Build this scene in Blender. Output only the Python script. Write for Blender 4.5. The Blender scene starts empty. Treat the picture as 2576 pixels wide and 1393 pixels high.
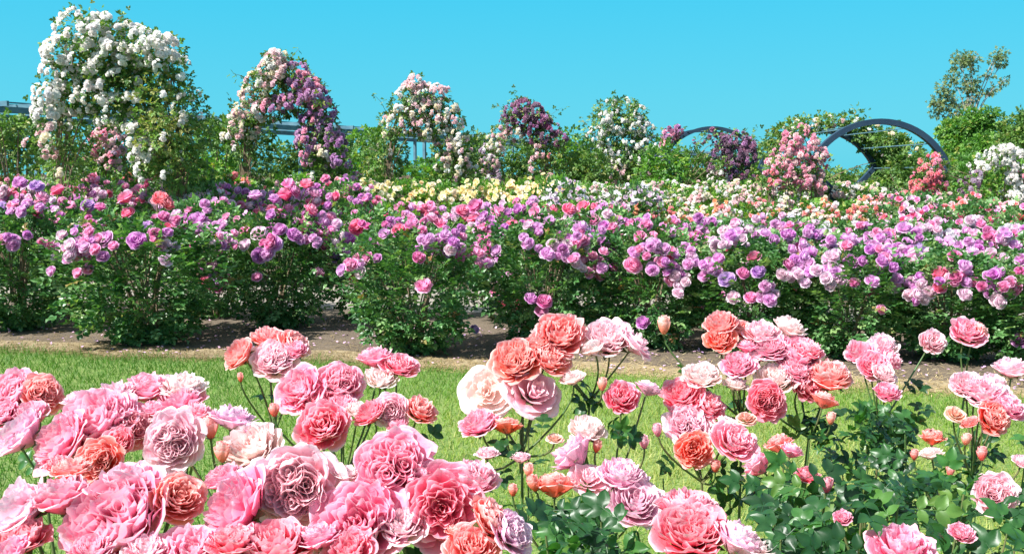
import bpy, math, random
import numpy as np
from mathutils import Vector, Matrix, Euler
random.seed(7); rng = np.random.default_rng(7)
C = bpy.context.scene.collection
S = bpy.context.scene
# ------------------------------------------------------------------ camera
F = 2524.6; CX, CY, HZ = 1288.0, 696.5, 438.0; EYE = 1.7
PITCH = math.atan((CY-HZ)/F)
cam = bpy.data.objects.new('camera', bpy.data.cameras.new('camera')); C.objects.link(cam)
cam.location = (0, 0, EYE); cam.rotation_euler = (math.pi/2-PITCH, 0, 0)
cam.data.sensor_width = 36; cam.data.lens = 36*F/2576; cam.data.clip_start = .05; cam.data.clip_end = 3000
S.camera = cam
S.render.resolution_x = 1024; S.render.resolution_y = 553
# ------------------------------------------------------------------ sky, sun, exposure
SUN_EL, SUN_DIR = math.radians(47), Vector((-.76, -.47, 0)).normalized()     # towards the sun
w = bpy.data.worlds.new("World"); S.world = w; w.use_nodes = True
nt = w.node_tree; bg = nt.nodes['Background']
sky = nt.nodes.new('ShaderNodeTexSky'); sky.sky_type = 'NISHITA'; sky.sun_disc = False
sky.sun_elevation = SUN_EL; sky.sun_rotation = math.atan2(SUN_DIR.x, SUN_DIR.y)
geo = nt.nodes.new('ShaderNodeNewGeometry'); sep = nt.nodes.new('ShaderNodeSeparateXYZ')
nt.links.new(geo.outputs['Incoming'], sep.inputs[0])
ng = nt.nodes.new('ShaderNodeMath'); ng.operation = 'MULTIPLY'; ng.inputs[1].default_value = -1
nt.links.new(sep.outputs[2], ng.inputs[0])
rp = nt.nodes.new('ShaderNodeValToRGB'); nt.links.new(ng.outputs[0], rp.inputs[0])
SK = 4.8
rp.color_ramp.elements[0].position = 0; rp.color_ramp.elements[0].color = (.09, .66, .84, 1)
rp.color_ramp.elements[1].position = 1; rp.color_ramp.elements[1].color = (.56, .64, .74, 1)
e = rp.color_ramp.elements.new(.45); e.color = (.36, .56, .78, 1)
e = rp.color_ramp.elements.new(.17); e.color = (.030, .60, .88, 1)
gain = nt.nodes.new('ShaderNodeVectorMath'); gain.operation = 'SCALE'; gain.inputs['Scale'].default_value = SK
nt.links.new(rp.outputs[0], gain.inputs[0])
mx = nt.nodes.new('ShaderNodeMix'); mx.data_type = 'RGBA'; mx.inputs[0].default_value = .93
nt.links.new(sky.outputs[0], mx.inputs[6]); nt.links.new(gain.outputs[0], mx.inputs[7])
nt.links.new(mx.outputs[2], bg.inputs[0]); bg.inputs[1].default_value = .1
sun = bpy.data.objects.new('sun', bpy.data.lights.new('sun', 'SUN')); C.objects.link(sun)
sun.data.energy = 5.0; sun.data.angle = math.radians(.5); sun.data.color = (1, .975, .93)
sd = Vector((SUN_DIR.x*math.cos(SUN_EL), SUN_DIR.y*math.cos(SUN_EL), math.sin(SUN_EL)))
sun.rotation_euler = sd.to_track_quat('Z', 'Y').to_euler()
S.view_settings.view_transform = 'Standard'; S.view_settings.look = 'None'
S.view_settings.exposure = 1.08; S.view_settings.gamma = 1
try:
    S.cycles.max_bounces = 8; S.cycles.transmission_bounces = 4; S.cycles.diffuse_bounces = 4
except Exception: pass

# ------------------------------------------------------------------ helpers
cP, sP = math.cos(PITCH), math.sin(PITCH)
def at(x, y, Y):
    """world point seen at picture point (x, y) of a 2576 px wide frame, Y metres ahead"""
    rx, ry = (x-CX)/F, -(y-CY)/F
    d = Vector((rx, cP+ry*sP, ry*cP-sP)); t = Y/d.y
    return Vector((0, 0, EYE))+d*t
def px(p):
    v = Vector(p)-Vector((0, 0, EYE)); zf = v.y*cP-v.z*sP; yf = v.y*sP+v.z*cP
    return CX+F*v.x/zf, CY-F*yf/zf
def fade(Y): return Y/F
def tag(o, label=None, cat=None, group=None, kind=None):
    if label: o['label'] = label
    if cat: o['category'] = cat
    if group: o['group'] = group
    if kind: o['kind'] = kind
    return o
def empty(name, loc):
    o = bpy.data.objects.new(name, None); C.objects.link(o); o.location = loc; o.empty_display_size = .1; return o
def np_mesh(name, V, Fc, attrs=None, mat=None, smooth=False):
    me = bpy.data.meshes.new(name); V = np.asarray(V, np.float32); Fc = np.asarray(Fc, np.int32)
    n, k = Fc.shape
    me.vertices.add(len(V)); me.vertices.foreach_set('co', V.ravel())
    me.loops.add(n*k); me.loops.foreach_set('vertex_index', Fc.ravel())
    me.polygons.add(n); me.polygons.foreach_set('loop_start', np.arange(n, dtype=np.int32)*k)
    me.polygons.foreach_set('loop_total', np.full(n, k, np.int32))
    me.polygons.foreach_set('use_smooth', np.full(n, smooth))
    for a, v in (attrs or {}).items():
        at_ = me.attributes.new(a, 'FLOAT', 'POINT'); at_.data.foreach_set('value', np.asarray(v, np.float32))
    if mat: me.materials.append(mat)
    me.update(calc_edges=True); return me
def link(name, me, parent=None, loc=None):
    o = bpy.data.objects.new(name, me); C.objects.link(o)
    if parent: o.parent = parent
    if loc is not None: o.location = loc
    return o
class MB:
    """collects quads and tubes into one mesh"""
    def __init__(s): s.v = []; s.f = []; s.a = []
    def box(s, c, d, rz=0):
        b = len(s.v); m = Matrix.Rotation(rz, 3, 'Z')
        for x in (-1, 1):
            for y in (-1, 1):
                for z in (-1, 1): s.v.append(tuple(Vector(c)+m@Vector((x*d[0]/2, y*d[1]/2, z*d[2]/2))))
        for f in ((0,1,3,2),(4,6,7,5),(0,4,5,1),(2,3,7,6),(0,2,6,4),(1,5,7,3)): s.f.append([b+i for i in f])
    def tube(s, pts, r0, r1=None, n=6, flat=None):
        r1 = r0 if r1 is None else r1; b = len(s.v); P = [Vector(p) for p in pts]; m = len(P)
        ref = Vector((0, 1, 0)) if flat else Vector((.31, .87, .21)).normalized()
        for i, p in enumerate(P):
            t = (P[min(i+1, m-1)]-P[max(i-1, 0)]).normalized()
            u = t.cross(ref).normalized(); v = u.cross(t); r = r0+(r1-r0)*i/max(1, m-1)
            for k in range(n):
                an = 2*math.pi*(k+.5)/n
                if flat: s.v.append(tuple(p+u*math.copysign(flat[0], math.cos(an))+v*math.copysign(flat[1], math.sin(an))))
                else: s.v.append(tuple(p+(u*math.cos(an)+v*math.sin(an))*r))
        for i in range(m-1):
            for k in range(n): k2 = (k+1) % n; s.f.append([b+i*n+k, b+i*n+k2, b+(i+1)*n+k2, b+(i+1)*n+k])
        if n == 4: s.f.append([b+3, b+2, b+1, b]); e = b+(m-1)*n; s.f.append([e, e+1, e+2, e+3])
    def build(s, name, mat, parent=None, smooth=False):
        me = np_mesh(name, s.v, s.f, mat=mat, smooth=smooth)
        return link(name, me, parent)
def bez(a, b, c, n=8):
    a, b, c = Vector(a), Vector(b), Vector(c)
    return [a*(1-t)**2+b*2*t*(1-t)+c*t*t for t in [i/n for i in range(n+1)]]

# ------------------------------------------------------------------ materials
def newmat(name):
    m = bpy.data.materials.new(name); m.use_nodes = True; nt = m.node_tree
    return m, nt, nt.nodes['Principled BSDF'], nt.nodes['Material Output']
def N(nt, t, **k):
    n = nt.nodes.new(t)
    for a, v in k.items(): setattr(n, a, v)
    return n
def ramp(nt, fac, stops):
    r = N(nt, 'ShaderNodeValToRGB'); cr = r.color_ramp
    cr.elements[0].position, cr.elements[0].color = stops[0][0], (*stops[0][1], 1)
    cr.elements[1].position, cr.elements[1].color = stops[-1][0], (*stops[-1][1], 1)
    for p, c in stops[1:-1]: e = cr.elements.new(p); e.color = (*c, 1)
    if fac is not None: nt.links.new(fac, r.inputs[0])
    return r
def thin(nt, bsdf, out, col, amt):
    """thin sheets of leaf or petal let light through"""
    tr = N(nt, 'ShaderNodeBsdfTranslucent'); nt.links.new(col, tr.inputs[0])
    ms = N(nt, 'ShaderNodeMixShader'); ms.inputs[0].default_value = amt
    nt.links.new(bsdf.outputs[0], ms.inputs[1]); nt.links.new(tr.outputs[0], ms.inputs[2]); nt.links.new(ms.outputs[0], out.inputs[0])
def mixc(nt, a, b, fac, mode='MIX'):
    m = N(nt, 'ShaderNodeMix', data_type='RGBA', blend_type=mode)
    for i, v in ((0, fac), (6, a), (7, b)):
        if isinstance(v, (int, float)): m.inputs[i].default_value = v
        elif isinstance(v, tuple): m.inputs[i].default_value = (*v, 1)
        else: nt.links.new(v, m.inputs[i])
    return m.outputs[2]
def mth(nt, op, a, b=None):
    m = N(nt, 'ShaderNodeMath', operation=op)
    for i, v in ((0, a), (1, b)):
        if v is None: continue
        if isinstance(v, (int, float)): m.inputs[i].default_value = v
        else: nt.links.new(v, m.inputs[i])
    m.use_clamp = True
    return m.outputs[0]
def leafmat(name, stops, rough=.42, trans=.3):
    m, nt, b, out = newmat(name)
    a = N(nt, 'ShaderNodeAttribute', attribute_name='tint')
    r = ramp(nt, a.outputs['Fac'], stops)
    nz = N(nt, 'ShaderNodeTexNoise'); nz.inputs['Scale'].default_value = 40
    tc = N(nt, 'ShaderNodeTexCoord'); nt.links.new(tc.outputs['Object'], nz.inputs[0])
    v = ramp(nt, nz.outputs[0], [(.3, (.72, .75, .7)), (.7, (1.2, 1.2, 1.2))])
    c = mixc(nt, r.outputs[0], v.outputs[0], .8, 'MULTIPLY')
    nt.links.new(c, b.inputs['Base Color']); b.inputs['Roughness'].default_value = rough
    b.inputs['Specular IOR Level'].default_value = .5
    c2 = mixc(nt, c, (1.3, 1.5, .5), 1.0, 'MULTIPLY')
    thin(nt, b, out, c2, trans); return m
M = {}
M['leaf_front'] = leafmat('leaf_front', [(0, (.012, .048, .015)), (.5, (.022, .088, .022)), (.8, (.048, .155, .03)), (.97, (.12, .2, .035)), (1, (.25, .1, .04))], .4)
M['leaf_bush'] = leafmat('leaf_bush', [(0, (.035, .11, .03)), (.45, (.08, .21, .06)), (.75, (.19, .34, .14)), (.96, (.26, .38, .14)), (1, (.3, .14, .06))], .36)  # palest tints paint the silvery highlights of lit leaves onto random leaves
M['leaf_light'] = leafmat('leaf_light', [(0, (.06, .15, .03)), (.5, (.1, .26, .04)), (.85, (.2, .38, .06)), (1, (.36, .36, .08))], .5, .4)
M['leaf_climb'] = leafmat('leaf_climb', [(0, (.045, .11, .025)), (.5, (.1, .21, .04)), (.85, (.19, .32, .07)), (1, (.3, .3, .09))], .5)
M['leaf_gum'] = leafmat('leaf_gum', [(0, (.09, .15, .06)), (.5, (.15, .22, .09)), (.85, (.22, .28, .11)), (1, (.32, .24, .11))], .6)
M['grass'] = leafmat('grass_blades', [(0, (.07, .18, .012)), (.4, (.13, .27, .025)), (.7, (.25, .33, .05)), (1, (.42, .40, .14))], .6, .35)
M['straw'] = leafmat('straw', [(0, (.2, .14, .06)), (.5, (.42, .3, .14)), (1, (.6, .5, .28))], .8, .1)
def petalmat(name, pale, trans, attr=False):
    m, nt, b, out = newmat(name)
    oi = N(nt, 'ShaderNodeObjectInfo')
    ed = N(nt, 'ShaderNodeAttribute', attribute_name='edge'); co = N(nt, 'ShaderNodeAttribute', attribute_name='core')
    nz = N(nt, 'ShaderNodeTexNoise'); nz.inputs['Scale'].default_value = 9; nz.inputs['Detail'].default_value = 3
    tc = N(nt, 'ShaderNodeTexCoord'); nt.links.new(tc.outputs['Object'], nz.inputs[0])
    rim = mth(nt, 'MULTIPLY', mth(nt, 'POWER', ed.outputs['Fac'], 2.2), pale)
    st = N(nt, 'ShaderNodeTexNoise'); st.inputs['Scale'].default_value = 2.3; st.inputs['Detail'].default_value = 6; nt.links.new(tc.outputs['Object'], st.inputs[0])
    rim = mth(nt, 'MULTIPLY', rim, mth(nt, 'ADD', nz.outputs[0], .45)); rim = mth(nt, 'MAXIMUM', rim, mth(nt, 'MULTIPLY', mth(nt, 'SUBTRACT', st.outputs[0], .5), 2.0 if pale > .7 else 1.5))
    pc = oi.outputs['Color']
    if attr: pc = N(nt, 'ShaderNodeAttribute', attribute_name='petal_colour').outputs['Color']
    body = mixc(nt, pc, (1, .88, .9), rim)
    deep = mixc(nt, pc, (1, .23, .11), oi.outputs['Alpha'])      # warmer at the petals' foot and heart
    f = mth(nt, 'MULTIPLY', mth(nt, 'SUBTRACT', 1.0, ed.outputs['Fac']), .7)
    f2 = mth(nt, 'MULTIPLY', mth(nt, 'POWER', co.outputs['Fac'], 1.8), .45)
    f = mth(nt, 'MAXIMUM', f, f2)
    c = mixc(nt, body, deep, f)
    nt.links.new(c, b.inputs['Base Color']); b.inputs['Roughness'].default_value = .7
    b.inputs['Specular IOR Level'].default_value = .12
    wr = N(nt, 'ShaderNodeTexNoise'); wr.inputs['Scale'].default_value = 7; wr.inputs['Detail'].default_value = 5; nt.links.new(tc.outputs['Object'], wr.inputs[0])
    bp = N(nt, 'ShaderNodeBump'); bp.inputs['Strength'].default_value = .55; bp.inputs['Distance'].default_value = .004; nt.links.new(wr.outputs[0], bp.inputs['Height']); nt.links.new(bp.outputs[0], b.inputs['Normal'])
    thin(nt, b, out, c, trans); return m
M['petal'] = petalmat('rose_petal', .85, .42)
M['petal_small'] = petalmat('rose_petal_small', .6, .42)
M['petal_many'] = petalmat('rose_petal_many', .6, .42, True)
def plain(name, col, rough=.7, metal=0, nscale=None, col2=None):
    m, nt, b, out = newmat(name)
    if nscale:
        tc = N(nt, 'ShaderNodeTexCoord'); nz = N(nt, 'ShaderNodeTexNoise'); nz.inputs['Scale'].default_value = nscale
        nt.links.new(tc.outputs['Object'], nz.inputs[0])
        r = ramp(nt, nz.outputs[0], [(.35, col), (.65, col2)]); nt.links.new(r.outputs[0], b.inputs['Base Color'])
    else: b.inputs['Base Color'].default_value = (*col, 1)
    b.inputs['Roughness'].default_value = rough; b.inputs['Metallic'].default_value = metal
    return m
M['cane'] = plain('green_cane', (.05, .13, .03), .5, 0, 9, (.13, .12, .05))
M['wood'] = plain('brown_cane', (.12, .08, .05), .8, 0, 12, (.22, .16, .1))
M['gumbark'] = plain('gum_bark', (.2, .17, .13), .8, 0, 3, (.34, .3, .25))
M['steel'] = plain('blue_steel', (.012, .03, .06), .45, 0, 5, (.02, .042, .075))
M['palesteel'] = plain('pale_steel', (.06, .14, .19), .45, 0, 5, (.1, .2, .25))
def groundmat(name, cols, sc=1.2, fine=60, bump=.3):
    m, nt, b, out = newmat(name)
    tc = N(nt, 'ShaderNodeTexCoord')
    n1 = N(nt, 'ShaderNodeTexNoise'); n1.inputs['Scale'].default_value = sc; n1.inputs['Detail'].default_value = 5
    n2 = N(nt, 'ShaderNodeTexNoise'); n2.inputs['Scale'].default_value = fine; n2.inputs['Detail'].default_value = 4
    for n in (n1, n2): nt.links.new(tc.outputs['Object'], n.inputs[0])
    r1 = ramp(nt, n1.outputs[0], [(.35, cols[0]), (.65, cols[1])])
    r2 = ramp(nt, n2.outputs[0], [(.42, cols[2]), (.62, cols[3])])
    c = mixc(nt, r1.outputs[0], r2.outputs[0], .5)
    nt.links.new(c, b.inputs['Base Color']); b.inputs['Roughness'].default_value = .9
    bp = N(nt, 'ShaderNodeBump'); bp.inputs['Strength'].default_value = bump; bp.inputs['Distance'].default_value = .02
    nt.links.new(n2.outputs[0], bp.inputs['Height']); nt.links.new(bp.outputs[0], b.inputs['Normal'])
    return m
M['lawn'] = groundmat('lawn', [(.07, .15, .02), (.17, .24, .05), (.06, .13, .02), (.26, .28, .09)], 1.0, 45)
M['soil'] = groundmat('soil', [(.09, .067, .045), (.16, .12, .085), (.055, .04, .028), (.23, .18, .125)], 2, 70, .6)
M['strawbed'] = groundmat('strawbed', [(.2, .15, .08), (.36, .28, .16), (.14, .1, .06), (.46, .37, .22)], 3, 60, .6)
M['gravel'] = groundmat('gravel', [(.24, .21, .18), (.3, .27, .23), (.2, .17, .14), (.36, .32, .27)], 2, 90, .4)

# ------------------------------------------------------------------ the ground
def strip(name, near, far, z, mat, nx=60):
    """a sheet between two lines Y = near(X), Y = far(X)"""
    xs = np.linspace(-60, 60, nx); V = []; Fq = []
    for x in xs: V.append((x, near(x), z)); V.append((x, far(x), z))
    for i in range(nx-1): Fq.append([2*i, 2*i+2, 2*i+3, 2*i+1])
    return tag(link(name, np_mesh(name, V, Fq, mat=mat)), kind='structure')
g = link('ground', np_mesh('ground', [(-900, -200, 0), (900, -200, 0), (900, 1800, 0), (-900, 1800, 0)], [[0, 1, 2, 3]], mat=M['soil'])); tag(g, kind='structure')
def edge(X):                                   # far edge of the lawn: nearer on the right
    X = max(-7, min(6, X)); return 8.6-.25*X-.012*X*X+.1*math.sin(X*2.3)+.05*math.sin(X*7.1)
strip('lawn', lambda X: -30, lambda X: edge(X), .004, M['lawn'], 400)
strip('straw_mulch_strip', lambda X: edge(X), lambda X: edge(X)+.5, .008, M['strawbed'], 400)
strip('gravel_path', lambda X: edge(X)+3.6, lambda X: edge(X)+6.0, .004, M['gravel'], 60)

# ------------------------------------------------------------------ leaves
def leaf_template(n):
    """compound rose leaf: n leaflets on a stalk along +y, normal +z, length 1"""
    V = []; Fq = []
    spots = [((0, .62), 0, 1.0)] + ([((0, .5), 62, .9), ((0, .5), -62, .9)] if n >= 3 else []) + ([((0, .15), 68, .75), ((0, .15), -68, .75)] if n >= 5 else [])
    for (ox, oy), an, s in spots:
        b = len(V); L = .42*s if n > 1 else 1.0; W = .15*s if n > 1 else .34; a = math.radians(an)
        oy = oy if n > 1 else 0
        pts = [(0, 0, 0), (W*.8, L*.28, .05*s), (W, L*.58, .07*s), (0, L*1.05, -.06*s), (-W, L*.58, .07*s), (-W*.8, L*.28, .05*s), (0, L*.5, .0)]
        for x, y, z in pts: V.append((ox+x*math.cos(a)-y*math.sin(a)*-1*-1, oy+x*math.sin(a)+y*math.cos(a), z))
        Fq += [[b, b+1, b+2, b+6], [b+6, b+2, b+3, b+3], [b, b+6, b+4, b+5], [b+6, b+3, b+4, b+4]]
    return np.array(V), Fq
def big_leaf_template(n=5):
    """finer compound leaf for the plants near the camera: oval leaflets with a folded midrib and toothed rim"""
    V = []; Fq = []
    spots = [((0, .58), 0, 1.0), ((0, .5), 58, .9), ((0, .5), -58, .9), ((0, .16), 66, .75), ((0, .16), -66, .75)][:n]
    for (ox, oy), an, s in spots:
        L = .44*s; W = .138*s; a = math.radians(an); b = len(V); K = 8
        for i in range(K+1):
            t = i/K; wd = W*math.sin(math.pi*t**.8)**.8 if 0 < t < 1 else 0.002
            wd *= 1+.05*(-1)**i
            for j, u in enumerate((-1, -.5, 0, .5, 1)):
                x = u*wd; y = L*t; z = .3*abs(u)*wd-.16*L*(t-.4)**2*2+.012*math.sin(6*t+3*u)
                V.append((ox+x*math.cos(a)-y*math.sin(a), oy+x*math.sin(a)+y*math.cos(a), z))
        for i in range(K):
            for j in range(4): q = b+i*5+j; Fq.append([q, q+1, q+6, q+5])
    b = len(V); V += [(-.006, 0, -.005), (.006, 0, -.005), (.006, .6, -.005), (-.006, .6, -.005)]; Fq.append([b, b+1, b+2, b+3])
    return np.array(V), Fq
def fixq(Fq):   # triangles written as quads with a repeated corner
    return [f for f in Fq]
LT = {1: leaf_template(1), 3: leaf_template(3), 5: leaf_template(5)}
for k in LT:
    V, Fq = LT[k]; T = []
    for f in Fq:
        T.append(f[:3]);
        if f[3] != f[2]: T.append([f[0], f[2], f[3]])
    LT[k] = (V, np.array(T))
V, Fq = big_leaf_template(); LT['big'] = (V, np.array(Fq))
V, Fq = big_leaf_template(3); LT['big3'] = (V, np.array(Fq))
def frames(D, Nn):
    D = D/np.linalg.norm(D, axis=1, keepdims=True)
    X = np.cross(D, Nn); X /= (np.linalg.norm(X, axis=1, keepdims=True)+1e-9); Z = np.cross(X, D)
    return np.stack([X, D, Z], 1)           # rows: local x, y, z axes
def scatter(P, D, size, kind=5, upness=.8, tint=None, name='foliage', mat=None, smooth=False, face=0):
    n = len(P); V, Fq = LT[kind]; k = len(V)
    up = np.array([0, 0, 1.0])*upness+np.array([-.3, -1, 0])*face+rng.normal(0, .45, (n, 3))
    R = frames(D+rng.normal(0, .25, (n, 3)), up)
    sz = np.broadcast_to(size, (n,))[:, None, None]
    W = np.einsum('kj,njm->nkm', V, R)*sz+P[:, None, :]
    Fa = (Fq[None]+(np.arange(n)*k)[:, None, None]).reshape(-1, Fq.shape[1])
    t = rng.random(n)**1.3 if tint is None else tint
    return np_mesh(name, W.reshape(-1, 3), Fa, {'tint': np.repeat(t, k)}, mat, smooth)

# ------------------------------------------------------------------ rose blooms (unit radius, facing +z)
def bloom_mesh(name, layers, nu, nv, seed, mat, ruf=.06):
    r = np.random.default_rng(seed); V = []; Fq = []; E = []; Co = []
    for li, (cnt, R, H, lean, wid) in enumerate(layers):
        ph0 = r.random()*6.28
        for k in range(cnt):
            b = len(V); ph = ph0+2*math.pi*(k+r.normal(0, .09))/cnt; Rk = R*(1+r.normal(0, .06)); Hk = H+r.normal(0, .035)
            hw = wid*math.pi/cnt*(1+r.normal(0, .08)); q1, q2 = r.random(2)*6.28; cup = r.normal(.10, .05); twist = r.normal(0, .18); r_k = r.uniform(.45, 1.1)
            for j in range(nv+1):
                v = j/nv
                wv = hw*(.4+.72*math.sin(math.pi*(.08+.60*v)))
                for i in range(nu+1):
                    u = -1+2*i/nu
                    tip = 1-.20*abs(u)**3.5*v-.035*math.exp(-(u*4)**2)*v
                    vv = v*tip
                    rad = Rk*math.sin(min(1.0, vv*1.05)*math.pi/2)**.75
                    z = -.62*(1-vv)**2*(.35+.65*R)+Hk*vv**1.6-lean*vv**5
                    rad -= cup*u*u*vv*Rk*.8
                    rad += (lean*.15*vv**4)
                    rf = ruf*(vv**2.2)*r_k
                    rad += rf*math.sin(3.1*u+q1)*.6+rf*.25*math.sin(7*u+q2); z += rf*math.sin(2.6*u+q2)*.8+rf*.25*math.sin(6*u+q1)
                    a = ph+u*wv+twist*vv
                    V.append((rad*math.cos(a), rad*math.sin(a), z)); E.append(v*(1-.1*r.random())); Co.append(max(0, 1-R*1.05))
            for j in range(nv):
                for i in range(nu):
                    q = b+j*(nu+1)+i; Fq.append([q, q+1, q+nu+2, q+nu+1])
    return np_mesh(name, V, Fq, {'edge': E, 'core': Co}, mat, True)
def full_layers(r):     # quartered, many-petalled garden rose
    L = []
    for k, (c, R) in enumerate([(3, .10), (4, .2), (6, .3), (7, .4), (8, .5), (9, .61), (9, .72), (9, .84), (8, .97)]):
        L.append((c, R*r.uniform(.95, 1.05), (.36, .4, .43, .44, .43, .39, .33, .24, .12)[k]+r.normal(0, .02), (.0, .0, .0, .02, .03, .05, .07, .1, .14)[k], 1.25))
    return L
BL = [bloom_mesh('rose_bloom', full_layers(np.random.default_rng(i)), 7, 7, 20+i, M['petal'], .10+.012*i) for i in range(5)]
def open_layers(r):     # looser, wavy bloom with a small heart
    return [(3, .12, .3, 0, 1.2), (5, .22, .34, 0, 1.3), (6, .36, .32, .02, 1.3), (5, .62, .22, .05, 1.3), (6, .85, .1, .12, 1.25), (5, 1.0, -.04, .16, 1.2)]
def quartered(seed):
    r = np.random.default_rng(seed); out = bloom_mesh('rose_bloom', [l for l in full_layers(r)[4:]], 7, 7, seed, M['petal'], .12)
    def arr(me):
        k = len(me.vertices); co = np.empty(k*3, np.float32); me.vertices.foreach_get('co', co)
        e_ = np.empty(k, np.float32); c_ = np.empty(k, np.float32); me.attributes['edge'].data.foreach_get('value', e_); me.attributes['core'].data.foreach_get('value', c_)
        return co.reshape(-1, 3), np.array([list(p.vertices) for p in me.polygons]), e_, c_
    V, Fq, E, Co = [[a] for a in arr(out)]; n = len(V[0])
    for q in range(4):
        sub = bloom_mesh('rose_bloom', [(2, .16, .5, 0, 1.7), (3, .34, .55, 0, 1.4), (3, .55, .55, 0, 1.3), (4, .8, .5, .05, 1.25)], 6, 5, seed*7+q, M['petal'], .12)
        co, f_, e_, c_ = arr(sub); a = 1.57*q+r.normal(0, .2); sc = r.uniform(.46, .54); R = Matrix.Rotation(.28, 3, Vector((-math.sin(a), math.cos(a), 0)))
        V.append((co*np.array([sc, sc*.8, sc*1.1]))@np.array(R).T+np.array([.25*math.cos(a), .25*math.sin(a), .12])); Fq.append(f_+n); n += len(co); E.append(e_); Co.append(c_*.3+.55); bpy.data.meshes.remove(sub)
    bpy.data.meshes.remove(out)
    return np_mesh('rose_bloom', np.concatenate(V), np.concatenate(Fq), {'edge': np.concatenate(E), 'core': np.concatenate(Co)}, M['petal'], True)
BL = BL[:4]+[quartered(31), quartered(73)]
BL += [bloom_mesh('rose_bloom', open_layers(None), 8, 7, 40+i, M['petal'], .12) for i in range(2)]
BM = [bloom_mesh('rose_bloom', [(4, .18, .55, 0, 1.3), (5, .36, .6, 0, 1.3), (6, .55, .56, .02, 1.3), (7, .74, .44, .06, 1.25), (7, .9, .24, .1, 1.2), (6, 1.0, -.02, .14, 1.2)], 3, 4, 60+i, M['petal_small'], .08) for i in range(4)]
BS = [bloom_mesh('rose_bloom', [(3, .35, .45, 0, 1.3), (5, .7, .35, .1, 1.3), (5, 1.0, .05, .2, 1.2)], 2, 3, 80+i, M['petal_small'], .08) for i in range(3)]
BUD = bloom_mesh('rose_bud', [(3, .3, 1.3, 0, 2.2), (4, .5, 1.2, -.0, 1.7), (5, .62, .95, .12, 1.3)], 4, 6, 99, M['petal'], .03)
def cluster_mesh(seed, n=7):
    r = np.random.default_rng(seed); src = BS[seed % 3]
    k = len(src.vertices); co = np.empty(k*3, np.float32); src.vertices.foreach_get('co', co); co = co.reshape(-1, 3)
    fc = np.array([list(p.vertices) for p in src.polygons]); ed = np.empty(k, np.float32); src.attributes['edge'].data.foreach_get('value', ed)
    cr = np.empty(k, np.float32); src.attributes['core'].data.foreach_get('value', cr)
    V = []; Fq = []
    for i in range(n):
        a = r.normal(0, 1, 3); a[2] = abs(a[2]); a /= np.linalg.norm(a)
        q = Vector(a).to_track_quat('Z', 'Y').to_matrix(); s = r.uniform(.32, .46)
        V.append((co*s)@np.array(q).T+a*r.uniform(.35, .75)); Fq.append(fc+i*k)
    return np_mesh('rose_cluster', np.concatenate(V), np.concatenate(Fq), {'edge': np.tile(ed, n), 'core': np.tile(cr, n)}, M['petal_small'], True)
CLU = [cluster_mesh(i, 6+i % 3) for i in range(5)]
# green calyx under a bloom
cv = MB()
for k in range(5):
    a = 2*math.pi*k/5; b = len(cv.v)
    for r_, z_, w_ in ((.04, -.42, .5), (.3, -.36, .45), (.52, -.3, .25), (.78, -.36, .02)):
        for s_ in (-1, 1): cv.v.append((r_*math.cos(a+s_*w_), r_*math.sin(a+s_*w_), z_))
    for i in range(3): cv.f.append([b+2*i, b+2*i+1, b+2*i+3, b+2*i+2])
cv.tube([(0, 0, -.62), (0, 0, -.5), (0, 0, -.4), (0, 0, -.3)], .09, .17)
CALYX = np_mesh('calyx', cv.v, cv.f, mat=M['cane'])

PAL = {  # petal colour, and how strongly coral its heart is
 'pink': ((1, .30, .54), .42), 'pale': ((1, .66, .79), .42), 'white': ((1, .88, .86), .4), 'hot': ((1, .15, .33), .55),
 'coral': ((1, .25, .22), .7), 'orange': ((1.0, .16, .08), .2), 'peach': ((1, .42, .26), .9), 'spent': ((.82, .55, .42), .6), 'lilac': ((.93, .55, .78), .3),  # lilac: shade on the far sides of pink blooms, painted as petal colour
 'magbud': ((.85, .07, .25), .4),
 'P_lil': ((.82, .42, .78), 0.05), 'P_pur': ((.68, .19, .64), 0.02), 'P_vio': ((.54, .27, .70), 0), 'P_pink': ((.92, .34, .64), .1), 'P_hot': ((.95, .16, .42), .2),
 'P_crim': ((.55, .03, .18), .1), 'P_pale': ((.88, .66, .80), .05), 'P_mag': ((.78, .13, .48), .05), 'P_red': ((.9, .1, .2), .5), 'P_wht': ((.86, .82, .88), .0),
 'C_wht': ((.94, .94, .90), 0), 'C_cream': ((.95, .89, .70), .02), 'C_blush': ((.92, .68, .70), .1), 'C_mag': ((.36, .05, .24), 0), 'C_dark': ((.22, .06, .19), 0),
 'C_pink': ((.93, .42, .58), .15), 'C_lil': ((.62, .33, .62), .0), 'C_pur': ((.5, .2, .52), 0), 'C_mauve': ((.5, .38, .52), 0), 'C_red': ((.88, .18, .30), .3),
 'Y': ((.95, .86, .46), .02), 'Y2': ((.95, .78, .40), .1), 'O': ((.95, .5, .22), .4), 'R': ((.92, .16, .26), .4), 'CR': ((.95, .35, .38), .5)}
def jit(c, a=.07):
    v = random.uniform(-a, a); return tuple(max(.01, min(1, x*(1+v)+random.uniform(-a, a)*.4)) for x in c)
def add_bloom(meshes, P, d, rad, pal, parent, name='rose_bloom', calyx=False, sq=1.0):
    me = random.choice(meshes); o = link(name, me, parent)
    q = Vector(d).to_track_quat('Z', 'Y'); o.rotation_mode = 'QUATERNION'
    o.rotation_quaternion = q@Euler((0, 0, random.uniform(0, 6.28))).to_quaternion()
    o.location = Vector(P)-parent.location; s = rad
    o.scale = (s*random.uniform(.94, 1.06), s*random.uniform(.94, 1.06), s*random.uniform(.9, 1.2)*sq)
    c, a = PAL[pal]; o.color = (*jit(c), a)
    if calyx:
        k = link('calyx', CALYX, o)
    return o

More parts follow.
